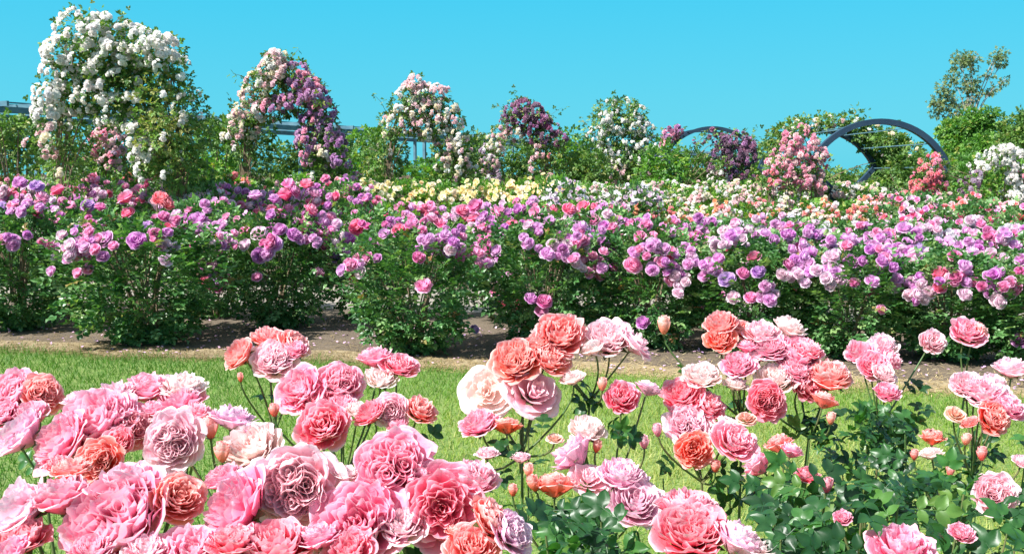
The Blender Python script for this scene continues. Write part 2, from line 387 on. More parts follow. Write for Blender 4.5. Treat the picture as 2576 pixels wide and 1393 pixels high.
# ------------------------------------------------------------------ bushes of the beds
def crown_pts(n, w, h, z0=.12, shell=(.45, 1.0), lump=None, topbias=0):
    a = rng.random(n)*2*np.pi; t = rng.random(n)**(1/(1+topbias)); cz = t*2-1
    lum = 1+.16*np.sin(3*a+(lump or 0))+.12*np.sin(5*a+2*cz*3+(lump or 0)*2)+.08*np.sin(9*a-4*cz)
    s = rng.uniform(shell[0], shell[1], n)**.7*lum
    rr = np.sqrt(np.maximum(0, 1-np.abs(cz)**2.6))*(.62+.38*t)
    P = np.stack([rr*np.cos(a)*s*w/2, rr*np.sin(a)*s*w/2, z0+(h-z0)*(.5+.5*cz*(.8+.2*s))], 1)
    D = np.stack([np.cos(a)*rr, np.sin(a)*rr, cz*.8+.25], 1); return P, D
def shoots_mesh(n, w, h, name='cane'):
    m = MB()
    for i in range(n):
        a = random.uniform(0, 6.28); r = random.uniform(.3, .95)*w/2; hh = h*random.uniform(.8, 1.0)
        m.tube(bez((random.uniform(-.06, .06), random.uniform(-.06, .06), 0), (r*.25*math.cos(a), r*.25*math.sin(a), hh*.5), (r*.8*math.cos(a), r*.8*math.sin(a), hh), 5), .011, .004, 5)
    return np_mesh(name, m.v, m.f, mat=M['wood'])
FOL = {}
def foliage_variant(kind, seed):
    key = (kind, seed)
    if key in FOL: return FOL[key]
    if kind == 'near': P, D = crown_pts(1500, 1.0, 1.0, .03, (.3, 1.05), seed*1.7); me = scatter(P, D, rng.uniform(.085, .125, len(P)), 5, .7, mat=M['leaf_bush'])
    elif kind == 'mid': P, D = crown_pts(800, 1.0, 1.0, .03, (.4, 1.05), seed*1.3); me = scatter(P, D, rng.uniform(.10, .15, len(P)), 3, .7, mat=M['leaf_bush'])
    elif kind == 'midlight': P, D = crown_pts(800, 1.0, 1.0, .03, (.4, 1.05), seed*1.3); me = scatter(P, D, rng.uniform(.10, .15, len(P)), 3, .7, mat=M['leaf_light'])
    FOL[key] = (me, shoots_mesh(9, 1, 1)); return FOL[key]
BUSHES = []
CAM = Vector((0, 0, EYE))
def bush(x, Y, h, wd, name, label, group, pals, nb, brad, kind='mid', meshes=BM, zmin=.5, cat='rose bush', clus=(1, 4)):
    X = at(x, 600, Y).x
    t = empty(name, (X, Y, 0)); tag(t, label, cat, group)
    rz = random.uniform(0, 6.28); me, cane = foliage_variant(kind, random.randint(0, 5))
    f = link('foliage', me, t); f.scale = (wd, wd, h); f.rotation_euler.z = rz
    c = link('cane', cane, t); c.scale = (wd, wd, h); c.rotation_euler.z = rz
    B = dict(t=t, X=X, Y=Y, h=h, w=wd, n=0, brad=brad, meshes=meshes); BUSHES.append(B)
    cnt = 0
    while cnt < nb:
        a = random.uniform(-math.pi*.95, math.pi*.3) if random.random() < .85 else random.uniform(0, 6.28)
        zt = random.uniform(max(zmin, .72) if Y > 15.5 else (max(zmin, .6) if Y > 12.3 else zmin), 1.0)**.8; cz = zt*2-1
        rr = math.sqrt(max(0, 1-abs(cz)**2.6))*(.62+.38*zt)*1.14
        base = Vector((rr*math.cos(a)*wd/2, rr*math.sin(a)*wd/2, h*(zt*.97+.03)+random.uniform(-.02, .1)))
        pal = random.choice(pals)
        for k in range(random.randint(*clus)):
            if cnt >= nb: break
            p = base+Vector((random.gauss(0, .75), random.gauss(0, .6), random.gauss(0, .5)))*brad*1.6
            if p.z > h*1.12: p.z = h*1.12
            d = Vector((math.cos(a)*rr-.15, math.sin(a)*rr-.35, .6))+Vector([random.gauss(0, .3) for _ in range(3)])
            add_bloom(meshes, t.location+p, d, brad*(1.3 if meshes is CLU else 1)*random.uniform(.75, 1.12), pal if random.random() < .75 else random.choice(pals), t, 'rose_cluster' if meshes is CLU else 'rose_bloom'); cnt += 1
    B['n'] = cnt
    return B
ORD = ['first', 'second', 'third', 'fourth', 'fifth', 'sixth', 'seventh', 'eighth', 'ninth', 'tenth', 'eleventh', 'twelfth', 'thirteenth', 'fourteenth', 'fifteenth', 'sixteenth']
PP = ['P_lil', 'P_pur', 'P_pink', 'P_pur', 'P_lil', 'P_lil', 'P_pale', 'P_mag', 'P_pink', 'P_lil', 'P_pink']
PR = ['P_lil', 'P_pale', 'P_pink', 'P_lil', 'P_mag', 'P_pale', 'P_pur', 'P_lil', 'P_pur', 'P_pink', 'P_lil', 'P_pale']
# front row of the purple bed
ROW1 = [(40, 11.0, 1.28, 1.45, 'cut off by the left edge behind the lawn'), (360, 10.1, 1.22, 1.75, 'broad and dark, jutting toward the straw'),
        (700, 11.1, 1.22, 1.35, 'set back beside the first gap in the row'), (1040, 9.5, 1.15, 1.35, 'one lone bloom low on its front'),
        (1370, 10.0, 1.18, 1.35, 'low pink bloom trusses right of the pale gap'), (1640, 9.9, 1.14, 1.3, 'standing behind the paired pale pink blooms'),
        (1890, 9.6, 1.05, 1.35, 'packed with violet trusses behind the coral cluster'), (2150, 9.3, .96, 1.3, 'leafy green front and few low blooms'),
        (2400, 9.2, .95, 1.25, 'behind the lone pale pink bloom'), (2640, 8.8, .97, 1.3, 'cut off by the right edge')]
for i, (x, Y, h, wd, txt) in enumerate(ROW1):
    bush(x, Y, h, wd, 'purple_rose_bush', 'purple rose bush in the front row, '+txt, 'purple rose bushes in the front row', PP if i < 5 else PR, 74, .058, 'near', BM, .62 if i < 4 else .5, clus=(2, 7))
# second line of the same bed
for i, x in enumerate([180, 520, 930, 1300, 1520, 1770, 2020, 2270, 2530]):
    Y = 12.2-.7*i/8*2
    bush(x, Y, (1.3, 1.3, 1.2, 1.2, 1.22, 1.1, 1.0, .98, .98)[i], 1.35, 'purple_rose_bush', 'purple rose bush just behind the front row, %s from the left' % ORD[i], 'purple rose bushes behind the front row',
         PP if i < 4 else PR, 76, .058, 'mid', BM, .5, clus=(2, 7))
# hero blooms of the purple bed: picture place, diameter
HERO = """50 459 34 P_pur;92 467 34 P_vio;145 478 36 P_hot;107 495 34 P_pink;8 520 34 P_vio;32 516 28 P_pink;92 530 34 P_hot;61 535 28 P_lil;176 516 30 P_pink;222 516 36 P_vio;252 520 30 P_mag;315 497 40 P_hot;404 500 44 P_red;420 512 36 P_red;478 524 32 P_pink;497 554 50 P_pur;515 575 38 P_lil;424 562 36 P_hot;456 566 30 P_mag;321 535 34 P_hot;264 558 34 P_lil;203 574 36 P_vio;132 604 40 P_lil;141 581 34 P_hot;264 600 42 P_lil;256 623 26 P_hot;344 604 44 P_pur;394 596 38 P_lil;371 570 34 P_vio;34 616 32 P_lil;10 600 30 P_pink;417 654 32 P_pale;512 660 40 P_lil;535 664 36 P_pale;547 631 30 P_pink;512 708 38 P_hot;543 696 38 P_vio;547 723 40 P_mag;565 697 30 P_pink;646 696 26 P_pink;650 643 38 P_pur;672 638 36 P_lil;688 612 40 P_lil;650 585 36 P_pale;703 577 36 P_pur;741 589 38 P_pur;581 620 30 P_wht;615 616 30 P_pale;718 488 42 P_hot;740 480 36 P_mag;772 463 36 P_hot;790 485 30 P_pink;642 490 34 P_lil;726 463 34 P_pink;690 500 30 P_pur;783 528 38 P_hot;684 524 28 P_crim;760 555 34 P_pink;799 589 32 P_mag;818 616 34 P_crim;802 685 30 P_pink;848 642 36 P_vio;897 571 40 P_hot;874 601 40 P_pur;862 647 36 P_vio;905 655 34 P_hot;893 693 36 P_red;870 678 34 P_vio;943 605 32 P_pink;981 617 32 P_pink;1004 578 36 P_hot;1034 567 32 P_mag;1088 548 34 P_pink;1107 563 34 P_hot;1111 601 40 P_lil;1164 529 36 P_hot;1195 517 40 P_mag;1191 548 34 P_hot;1065 718 44 P_pink;1054 647 32 P_mag;1157 647 28 P_mag;1287 567 34 P_hot;1344 533 32 P_pink;1382 556 32 P_lil;1310 590 34 P_pale;1268 620 34 P_lil;1256 642 34 P_lil;1378 638 36 P_lil;1329 609 36 P_pur;1333 640 26 P_crim;1390 613 32 P_pale;1428 617 32 P_pale;1432 525 32 P_hot;1466 517 34 P_hot;1493 552 34 P_pink;1466 582 40 P_vio;1501 601 42 P_vio;1524 620 38 P_vio;1482 624 34 P_lil;1501 655 30 P_hot;1531 674 36 P_lil;1470 659 30 P_lil;1539 571 32 P_pink;1608 594 32 P_pink;1642 594 32 P_pink;1592 666 44 P_pink;1642 674 34 P_lil;1680 636 42 P_hot;1707 594 36 P_hot;1287 678 34 P_lil;1258 697 34 P_lil;1249 731 34 P_pink;1270 757 40 P_hot;1298 760 38 P_hot;1336 750 34 P_pur;1371 757 40 P_mag;1363 781 34 P_pink;1688 705 30 P_pink;1195 827 24 P_vio;1740 625 32 P_pink;1832 621 36 P_hot;1859 583 32 P_lil;1928 587 32 P_lil;1775 644 34 P_pale;1794 663 34 P_red;1729 686 34 P_hot;1897 644 34 P_crim;1870 686 32 P_mag;1828 702 40 P_vio;1909 682 34 P_vio;1962 667 40 P_pink;1996 625 34 P_pink;1993 694 32 P_crim;1740 740 38 P_lil;1779 717 32 P_lil;1805 744 40 P_pink;1759 763 32 P_mag;1844 747 34 P_pale;1889 747 30 P_pink;1920 744 36 P_lil;1935 717 30 P_lil;1989 725 28 P_red;2035 583 32 P_pale;2073 587 30 P_lil;2142 656 40 P_pur;2130 617 30 P_pink;2084 625 30 P_vio;2149 709 28 P_mag;2195 705 34 P_lil;2218 778 26 P_pink;2226 595 32 P_mag;2275 572 36 P_lil;2306 583 34 P_pur;2291 656 36 P_hot;2317 625 36 P_vio;2314 702 46 P_hot;2363 686 38 P_hot;2363 721 34 P_hot;2337 736 34 P_pale;2432 709 30 P_lil;2428 740 34 P_pale;2402 644 36 P_mag;2447 633 32 P_lil;2505 656 38 P_mag;2539 686 38 P_mag;2568 663 38 P_hot;2528 732 34 P_crim;2558 709 36 P_lil;2554 617 32 P_lil;2061 832 36 P_lil;2566 855 40 P_pur;1617 810 34 P_pur"""
def hero(txt, cands):
    for s in txt.replace('\n', '').split(';'):
        x, y, d, pal = s.split(); x, y, d = float(x), float(y), float(d)
        best = None
        for B in cands:
            if B['n'] >= 100 or B['Y'] > 13: continue
            bx, by = px((B['X'], B['Y'], B['h']*.62)); sc = B['w']/2*F/B['Y']
            v = abs(x-bx)/sc+.35*abs(y-by)/sc
            if best is None or v < best[0]: best = (v, B)
        B = best[1]
        # point on the near side of the crown
        Yg = B['Y']-B['w']*.5
        for it in range(3):
            p = at(x, y, Yg); u = (p.x-B['X'])/(B['w']/2); zt = min(1, max(0, p.z/B['h'])); cz = zt*2-1
            rr = math.sqrt(max(.02, 1-abs(cz)**2.6))*(.62+.38*zt)*1.05
            Yg = B['Y']-B['w']/2*math.sqrt(max(.0, rr*rr-u*u))-.03
        p = at(x, y, Yg); dd = Vector((p.x-B['X'], p.y-B['Y']-.25, .55+.3*random.random()))
        q = add_bloom(BM, p, dd+Vector([random.gauss(0, .2) for _ in range(3)]), d*Yg/F/2*1.12, pal, B['t']); B['n'] += 1
        if p.z > B['h']*.95 or rr*rr < u*u:     # a shoot carries it
            m = MB(); q0 = B['t'].location
            m.tube(bez((random.uniform(-.1, .1), 0, .25*B['h']), ((p.x-q0.x)*.5, (p.y-q0.y)*.5, p.z*.8), (p.x-q0.x, p.y-q0.y, p.z-.03), 6), .008, .005, 5)
            m.build('shoot', M['cane'], B['t'])
hero(HERO, [b for b in BUSHES])

# bed behind the path: purple and pink again at the left, then yellow, cream, peach and red
NBF = 1.0
def rowline(xs, Y0, Y1, h, wd, name, txt, group, pals, nb, br, kind='mid', meshes=BM, zmin=.5, clus=(1, 4)):
    n = len(xs)
    for i, x in enumerate(xs):
        Y = Y0+(Y1-Y0)*i/max(1, n-1)+random.uniform(-.25, .25)
        bush(x, Y, h*random.uniform(.94, 1.06), wd*random.uniform(.92, 1.1), name, (txt+', %s from the left') % ORD[i], group, pals, min(99, int(nb*1.5)), br*1.22, kind, meshes, zmin, clus=clus)
rowline([-20, 120, 270, 430, 580, 730, 850], 16.0, 16.5, 1.42, 1.4, 'purple_rose_bush', 'pink and lilac rose bush in the bed past the path', 'pink and lilac rose bushes past the path', ['P_lil', 'P_pink', 'P_hot', 'P_pale', 'P_pur'], 45, .06)
rowline([1010, 1160, 1310, 1460], 16.0, 15.8, 1.22, 1.3, 'pink_rose_bush', 'small-flowered pink rose bush in front of the yellow roses', 'pink rose bushes in front of the yellow ones', ['P_pink', 'P_pale', 'P_hot', 'P_lil'], 40, .055, 'midlight')
rowline([1560, 1700, 1840, 1980, 2120, 2270, 2420, 2570], 14.6, 12.8, .98, 1.3, 'lilac_rose_bush', 'pale lilac rose bush behind the purple bed on the right', 'pale lilac rose bushes on the right', ['P_pale', 'P_lil', 'P_pink', 'P_wht'], 45, .055)
rowline([900, 1010, 1110, 1210, 1310, 1400], 20, 19.5, 1.5, 1.3, 'yellow_rose_bush', 'yellow rose bush below the climbing arches', 'yellow rose bushes', ['Y', 'Y', 'Y2', 'C_cream', 'Y'], 48, .056, 'midlight', BS, .45)
rowline([1480, 1590, 1700, 1810, 1920, 2030, 2140, 2240], 21, 20, 1.32, 1.5, 'cream_rose_bush', 'cream white rose bush in the far bed', 'cream rose bushes in the far bed', ['C_wht', 'C_cream', 'C_wht', 'C_blush'], 75, .05, 'midlight', CLU, .35)
rowline([1650, 1770, 1890, 2010, 2130, 2240], 17.6, 17, 1.12, 1.35, 'peach_rose_bush', 'peach and cream rose bush between the lilac and cream ones', 'peach rose bushes', ['O', 'C_cream', 'C_blush', 'C_wht', 'CR'], 60, .048, 'midlight', CLU, .35)
rowline([2210, 2320, 2430, 2540], 18.5, 15, 1.28, 1.3, 'red_rose_bush', 'coral red rose bush below the right-hand arches', 'coral red rose bushes', ['R', 'CR', 'C_blush', 'C_pink', 'C_wht'], 48, .05, 'mid', BS, .4)
rowline([2290, 2460, 2590], 15.4, 13.8, 1.22, 1.2, 'red_rose_bush', 'red and pink rose bush nearer than the coral ones', 'red and pink rose bushes at the right', ['R', 'P_hot', 'P_pink', 'P_pale', 'P_lil'], 46, .052, 'mid', BS, .45)
rowline([20, 150, 290, 420, 560], 19, 19.5, 1.62, 1.7, 'coral_rose_bush', 'coral and cream rose bush below the white arch', 'coral rose bushes at the foot of the white arch', ['CR', 'C_blush', 'O', 'C_pink', 'C_cream'], 45, .055, 'midlight', CLU, .35)
rowline([560, 660, 760, 860, 960], 22, 24, 1.5, 1.7, 'blush_rose_bush', 'green blush-flowered rose bush at the foot of the lilac arch', 'blush rose bushes at the foot of the lilac arch', ['C_blush', 'C_cream', 'C_wht'], 35, .045, 'midlight', CLU, .35)
rowline([1500, 1640, 1780, 1920, 2060, 2180], 25, 24, 1.42, 1.9, 'white_rose_bush', 'white rose bush close under the arches', 'white rose bushes under the arches', ['C_wht', 'C_wht', 'C_cream', 'C_blush'], 66, .06, 'midlight', CLU, .35)
# mounded small white-lilac roses
for x, y, Yd, wd, txt in [(1415, 468, 17.5, 1.05, 'rounded mound of tiny lilac white roses at the end of the yellow bushes'), (1590, 478, 17.5, 1.1, 'rounded mound of tiny lilac white roses beside the reddish shoots'),
                          (505, 478, 15.2, .9, 'low mound of tiny grey white roses below the white arch')]:
    h = at(x, y, Yd).z; bush(x, Yd, h, wd, 'rose_mound', txt, 'mounded small-flowered roses', ['P_wht', 'P_pale', 'P_wht', 'C_mauve'], 95, .042, 'mid', BS, .55, clus=(1, 2))

# ------------------------------------------------------------------ climbing roses on arches
def z1(x, y): return x*.3822, y*.3822
def z2(x, y): return 772.8+x*.3822, 128.8+y*.3822
def z3(x, y): return 1631.5+x*.3823, 85.9+y*.3823
CLUSTER_LEAF = 260
def climber(name, label, cat, group, Y, blobs, zc, zr, depth=.6, leaf=.11, mat='leaf_climb', dens=230, base=None, cmesh=None, crad=.1, tips=12, kinds=3, low=False):
    """blobs: (x, y, r, flower clusters per blob, palette list, tint shift)"""
    bx, by = zc(blobs[0][0], blobs[0][1]); X0 = at(*(zc(*base) if base else (bx, by)), Y).x
    t = empty(name, (X0, Y, 0)); tag(t, label, cat, group)
    Ps, Ds, Ts = [], [], []; flowers = []
    for bl in blobs:
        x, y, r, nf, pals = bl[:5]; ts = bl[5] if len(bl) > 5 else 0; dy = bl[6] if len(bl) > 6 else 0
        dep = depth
        if ts <= -.3: dy, nf, dep = 1.15, 0, .35          # the tunnel's inner side, behind its front foot; darker leaf tints paint its shade
        dx, dy_ = zc(x, y); c = at(dx, dy_, Y+dy); R = 1.12*r*zr*Y/F
        n = int(2.2*dens*R*R*math.pi*(1+.5*depth/.6)); n = max(n, 20)
        u = rng.normal(0, 1, (n, 3)); u /= np.linalg.norm(u, axis=1, keepdims=True); s = rng.uniform(.25, 1.05, n)**.5
        s *= 1+.15*np.sin(5*u[:, 0]+x)+.15*np.sin(6*u[:, 2]+y)
        P = u*s[:, None]*np.array([R, max(dep, R*.8), R])+np.array(c)
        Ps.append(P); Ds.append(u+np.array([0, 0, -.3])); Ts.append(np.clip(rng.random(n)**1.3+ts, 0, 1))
        for k in range((int(nf*2.3+.5) if nf > 2 else nf)):
            v = Vector((random.gauss(0, 1), -abs(random.gauss(0, 1))-.1, random.gauss(0, 1)+.15)).normalized()
            if random.random() < .12: v.y = abs(v.y)
            flowers.append((Vector(c)+Vector((v.x*R*1.08, v.y*max(depth, R*.8)*1.14, v.z*R*1.08)), v, random.choice(pals)))
    P = np.concatenate(Ps); D = np.concatenate(Ds); T = np.concatenate(Ts)
    # loose tips sticking out of the outline
    sh = MB(); hubs = []
    for b_ in blobs: dx, dy_ = zc(b_[0], b_[1]); hubs.append(at(dx, dy_, Y))
    for k in range(tips):
        i = random.randrange(len(P)); p = Vector(P[i]); d = Vector(D[i]).normalized(); d.z = abs(d.z)+.3; L = random.uniform(.15, .4)*Y/16
        pts = [p+d*L*s_+Vector((random.gauss(0, .02), 0, -.15*L*s_*s_)) for s_ in (0, .33, .66, 1)]; hub = min(hubs, key=lambda h: (h-p).length); sh.tube([hub, hub.lerp(p, .6)]+pts, .008, .003, 4)
        for q in pts[1:]:
            for _ in range(3): P = np.vstack([P, np.array(q+Vector([random.gauss(0, .025) for _ in range(3)]))]); D = np.vstack([D, rng.normal(0, 1, 3)]); T = np.append(T, random.random())
    keep = P[:, 2] > .05; P, D, T = P[keep], D[keep], T[keep]
    off = np.array(t.location)
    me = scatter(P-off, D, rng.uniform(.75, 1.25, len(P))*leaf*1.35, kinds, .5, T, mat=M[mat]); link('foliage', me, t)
    # canes
    wd_ = max(abs(h.x-t.location.x) for h in hubs)
    for hb in hubs:                                # every cane climbs one foot of the arch, then follows it over
        c = hb-t.location
        if low and (c.z > 2.1 or abs(c.x) > .6): continue
        sx = math.copysign(wd_*.78, c.x if abs(c.x) > .05 else -1) if c.z > 1.9 else c.x*.92
        sh.tube(bez((sx, 0, 0), (sx*1.02, 0, c.z*.85), c, 6), .016, .007, 5)
    if tips: 
        v0 = len(sh.v)
        for i in range(len(sh.v)):
            pass
    m2 = MB(); m2.v = [tuple(Vector(v)) for v in sh.v]; m2.f = sh.f
    # tips were collected in world space, canes in local space: bring the first to local
    nt_ = tips*6*4
    m2.v = [tuple(Vector(v)-t.location) if i < nt_ else v for i, v in enumerate(m2.v)]
    m2.build('cane', M['wood'], t)
    cm = cmesh or CLU; random.shuffle(flowers)
    for fp, v, pal in flowers[:100]: add_bloom(cm, fp, v+Vector((0, -.1, .3)), crad*random.uniform(.7, 1.25), pal, t, 'rose_cluster' if cm is CLU else 'rose_bloom')
    rest = flowers[100:]
    if rest:                                       # the remaining clusters by colour, one part
        src = cm[0]; k = len(src.vertices); co = np.empty(k*3, np.float32); src.vertices.foreach_get('co', co); co = co.reshape(-1, 3)
        fc = np.array([list(p.vertices) for p in src.polygons]); V = []; Fq = []
        for i, (fp, v, pal) in enumerate(rest):
            q = np.array((v+Vector((0, -.1, .3))).to_track_quat('Z', 'Y').to_matrix())
            V.append((co*crad*random.uniform(.7, 1.2))@q.T+np.array(fp)-off); Fq.append(fc+i*k)
        ed = np.empty(k, np.float32); src.attributes['edge'].data.foreach_get('value', ed)
        me = np_mesh('rose_cluster', np.concatenate(V), np.concatenate(Fq), {'edge': np.tile(ed, len(rest)), 'core': np.zeros(k*len(rest))}, M['petal_many'], True)
        ca = me.attributes.new('petal_colour', 'FLOAT_COLOR', 'POINT'); ca.data.foreach_set('color', np.repeat(np.array([(*jit(PAL[r_[2]][0]), 1) for r_ in rest], np.float32), k, axis=0).ravel())
        o = link('small_rose_clusters', me, t); o['kind'] = 'stuff'; o.color = (1, 1, 1, 0.05)
    return t
GA = 'roses climbing over the arches'
W, CRM = ['C_wht', 'C_wht', 'C_wht'], ['C_wht', 'C_blush', 'C_cream']
climber('climbing_rose', 'tallest climbing rose, a towering arch of white clusters at the far left', 'climbing rose', GA, 15, [
    (560, 230, 120, 12, W), (700, 250, 110, 10, W), (860, 330, 120, 10, W), (980, 330, 90, 8, W), (1090, 340, 80, 9, W), (1130, 430, 60, 6, W), (470, 370, 90, 10, W), (640, 430, 120, 11, W), (800, 450, 110, 8, W),
    (950, 470, 100, 4, W), (420, 520, 80, 8, W), (560, 600, 120, 14, W), (700, 600, 110, 10, W), (850, 590, 100, 6, W), (400, 650, 80, 10, W), (1030, 560, 110, 2, W, .5), (1180, 560, 60, 2, W),
    (380, 770, 75, 9, W), (380, 900, 70, 3, CRM), (330, 960, 65, 3, ['C_blush']), (500, 780, 80, 2, CRM, -.3, .5), (470, 920, 75, 1, CRM, -.35, .5), (450, 1060, 95, 1, CRM, -.3, .4), (400, 1150, 100, 1, CRM),
    (760, 740, 90, 8, W), (900, 740, 100, 5, W), (1050, 720, 110, 1, W, .55, -.3), (1120, 830, 110, 1, W, .55, -.3), (1060, 900, 90, 2, W, .5, -.3), (950, 900, 70, 7, W), (1000, 1010, 80, 9, W), (1040, 1120, 80, 9, W),
    (1150, 980, 110, 1, W, .4), (1180, 1100, 110, 1, W, 0), (1240, 1150, 90, 0, W, 0), (1260, 880, 70, 2, W, .1), (1270, 720, 60, 3, W), (1290, 1000, 60, 1, W), (1210, 640, 60, 2, W)],
    z1, .3822, .55, .1, 'leaf_climb', 260, (780, 1200), crad=.105, tips=40)
LP = ['C_lil', 'C_pur', 'C_lil', 'C_pink']
climber('climbing_rose', 'pointed arch of climbing roses, white on its left side and lilac on its right', 'climbing rose', GA, 20, [
    (1840, 420, 55, 9, CRM), (1790, 480, 60, 8, CRM), (1720, 560, 60, 8, CRM), (1880, 480, 60, 7, CRM), (1680, 650, 60, 8, CRM), (1640, 740, 60, 6, CRM), (1590, 820, 55, 6, CRM), (1800, 580, 60, 5, CRM), (1870, 600, 60, 4, CRM),
    (1960, 500, 55, 9, LP), (2020, 570, 60, 10, LP), (2080, 650, 60, 10, LP), (2130, 740, 60, 9, LP), (2010, 680, 60, 8, LP), (1920, 690, 55, 5, LP), (1820, 720, 55, 6, ['C_lil', 'C_blush', 'C_pink']), (1750, 740, 50, 5, CRM),
    (2080, 820, 60, 9, LP), (2170, 840, 50, 6, LP), (2040, 920, 55, 8, LP), (2150, 930, 55, 5, LP), (2230, 950, 45, 5, ['C_dark', 'C_pur']), (2030, 1010, 50, 5, LP), (2130, 1030, 60, 3, CRM), (2260, 1060, 45, 5, ['C_pur', 'C_lil']), (2290, 1180, 45, 5, LP),
    (2150, 1120, 70, 1, CRM), (2200, 1200, 60, 1, CRM), (1560, 900, 60, 4, CRM), (1620, 860, 60, 3, CRM, -.2), (1730, 870, 60, 1, CRM, -.4, .4), (1700, 960, 65, 1, CRM, -.4, .4), (1680, 1060, 70, 1, CRM, -.4, .4), (1650, 1150, 70, 0, CRM, -.4, .3), (1610, 980, 60, 2, CRM)],
    z1, .3822, .55, .11, 'leaf_climb', 240, (1900, 1200), crad=.115, tips=25)
climber('climbing_rose', 'pointed arch of climbing roses thickly set with blush and cream blooms', 'climbing rose', GA, 24, [
    (720, 220, 40, 7, ['C_blush', 'C_wht']), (680, 290, 55, 9, ['C_blush', 'C_wht']), (770, 290, 55, 9, ['C_blush', 'C_wht']), (860, 300, 50, 8, ['C_blush', 'C_wht']), (620, 380, 55, 6, CRM), (720, 390, 60, 8, CRM), (820, 400, 60, 8, CRM), (920, 380, 50, 7, CRM),
    (560, 470, 55, 5, CRM), (660, 470, 50, 4, CRM), (760, 490, 55, 5, CRM), (870, 480, 55, 6, CRM), (960, 460, 50, 6, CRM), (510, 560, 55, 2, CRM), (470, 660, 60, 1, CRM), (440, 760, 60, 0, CRM, .3), (540, 660, 60, 0, CRM, -.4, .5), (560, 760, 60, 0, CRM, -.4, .5), (590, 600, 50, 1, CRM, -.4, .5), (610, 690, 45, 0, CRM, -.4, .5), (540, 850, 60, 0, CRM, -.4, .4),
    (900, 560, 50, 6, CRM), (1000, 550, 50, 5, CRM), (790, 550, 30, 4, CRM), (1030, 640, 50, 6, CRM), (950, 660, 50, 6, CRM), (900, 730, 45, 6, CRM), (1010, 740, 50, 7, CRM), (1060, 820, 55, 2, CRM), (960, 800, 50, 3, CRM), (1070, 720, 45, 2, CRM)],
    z2, .3822, .5, .12, 'leaf_climb', 200, (760, 860), crad=.115, tips=20)
MG = ['C_mag', 'C_mag', 'C_mag', 'C_dark', 'C_pur']
climber('climbing_rose', 'arch of climbing roses with a deep magenta peak and pale lower left leg', 'climbing rose', GA, 30, [
    (1420, 380, 45, 9, MG), (1350, 410, 45, 8, MG), (1490, 410, 45, 9, MG), (1420, 450, 50, 9, MG), (1540, 460, 45, 9, MG), (1480, 510, 45, 8, MG), (1600, 520, 45, 8, MG), (1550, 560, 40, 6, MG), (1650, 580, 40, 6, MG), (1320, 480, 40, 6, MG), (1460, 570, 30, 3, MG),
    (1270, 540, 40, 5, CRM), (1370, 540, 35, 4, CRM), (1230, 610, 45, 6, CRM), (1180, 680, 45, 5, ['C_wht', 'C_mauve']), (1250, 660, 35, 5, CRM), (1160, 760, 45, 5, ['C_mauve', 'C_blush']), (1220, 740, 40, 5, CRM), (1180, 840, 50, 6, ['C_mauve', 'C_wht', 'C_mauve']), (1250, 820, 40, 4, ['C_mauve']), (1520, 660, 40, 3, ['C_blush']), (1500, 750, 45, 3, ['C_blush']), (1300, 600, 35, 0, MG, -.4, .3), (1600, 640, 50, 2, ['C_blush', 'CR'], .3), (1640, 700, 60, 1, ['CR'], .3), (1580, 780, 60, 2, ['C_blush', 'CR'])],
    z2, .3822, .5, .13, 'leaf_climb', 150, (1400, 860), crad=.125, tips=18)
climber('climbing_rose', 'round-topped green climbing rose dotted with cream white blooms', 'climbing rose', GA, 31, [
    (1980, 400, 60, 3, W), (2080, 400, 70, 4, W), (2160, 420, 50, 4, W), (1940, 470, 55, 6, W), (2050, 490, 60, 8, W), (2150, 500, 60, 8, W), (2220, 520, 40, 4, W), (1900, 560, 50, 6, W), (2000, 590, 60, 8, W), (2110, 600, 60, 8, W), (2210, 620, 50, 6, W), (2280, 620, 45, 4, W), (1950, 680, 50, 6, W), (2060, 700, 60, 7, W), (2170, 720, 60, 6, W), (2260, 740, 50, 4, W), (2110, 800, 60, 6, CRM), (2200, 840, 55, 3, CRM), (2000, 800, 60, 3, CRM), (2300, 700, 50, 2, W), (2330, 820, 55, 2, W, .2)],
    z2, .3822, .6, .13, 'leaf_climb', 170, (2080, 860), crad=.115, tips=24)
DK = ['C_dark', 'C_mag', 'C_dark', 'C_pur']
climber('climbing_rose', 'dark purple climbing rose hanging from the smaller blue steel hoops', 'climbing rose', GA, 27, [
    (130, 670, 30, 6, ['C_pur', 'C_mag', 'C_pink']), (190, 640, 22, 4, ['C_pur', 'C_mag']), (110, 700, 22, 3, ['C_pur', 'C_pink']), (330, 700, 18, 2, DK), (400, 650, 18, 2, DK), (460, 700, 28, 4, DK), (520, 720, 45, 9, DK), (600, 700, 45, 9, DK), (670, 740, 42, 9, DK), (480, 800, 48, 9, DK), (570, 790, 48, 9, DK), (650, 810, 42, 8, DK), (450, 870, 40, 5, ['C_blush', 'C_dark']), (540, 880, 45, 6, DK), (620, 890, 42, 7, DK), (560, 960, 45, 4, DK), (640, 960, 40, 6, DK), (450, 950, 45, 5, W), (520, 990, 40, 4, W)],
    z3, .3823, .35, .12, 'leaf_climb', 130, (550, 1000), crad=.12, tips=12)
PK = ['C_pink', 'C_pink', 'C_blush', 'C_blush', 'C_pink']
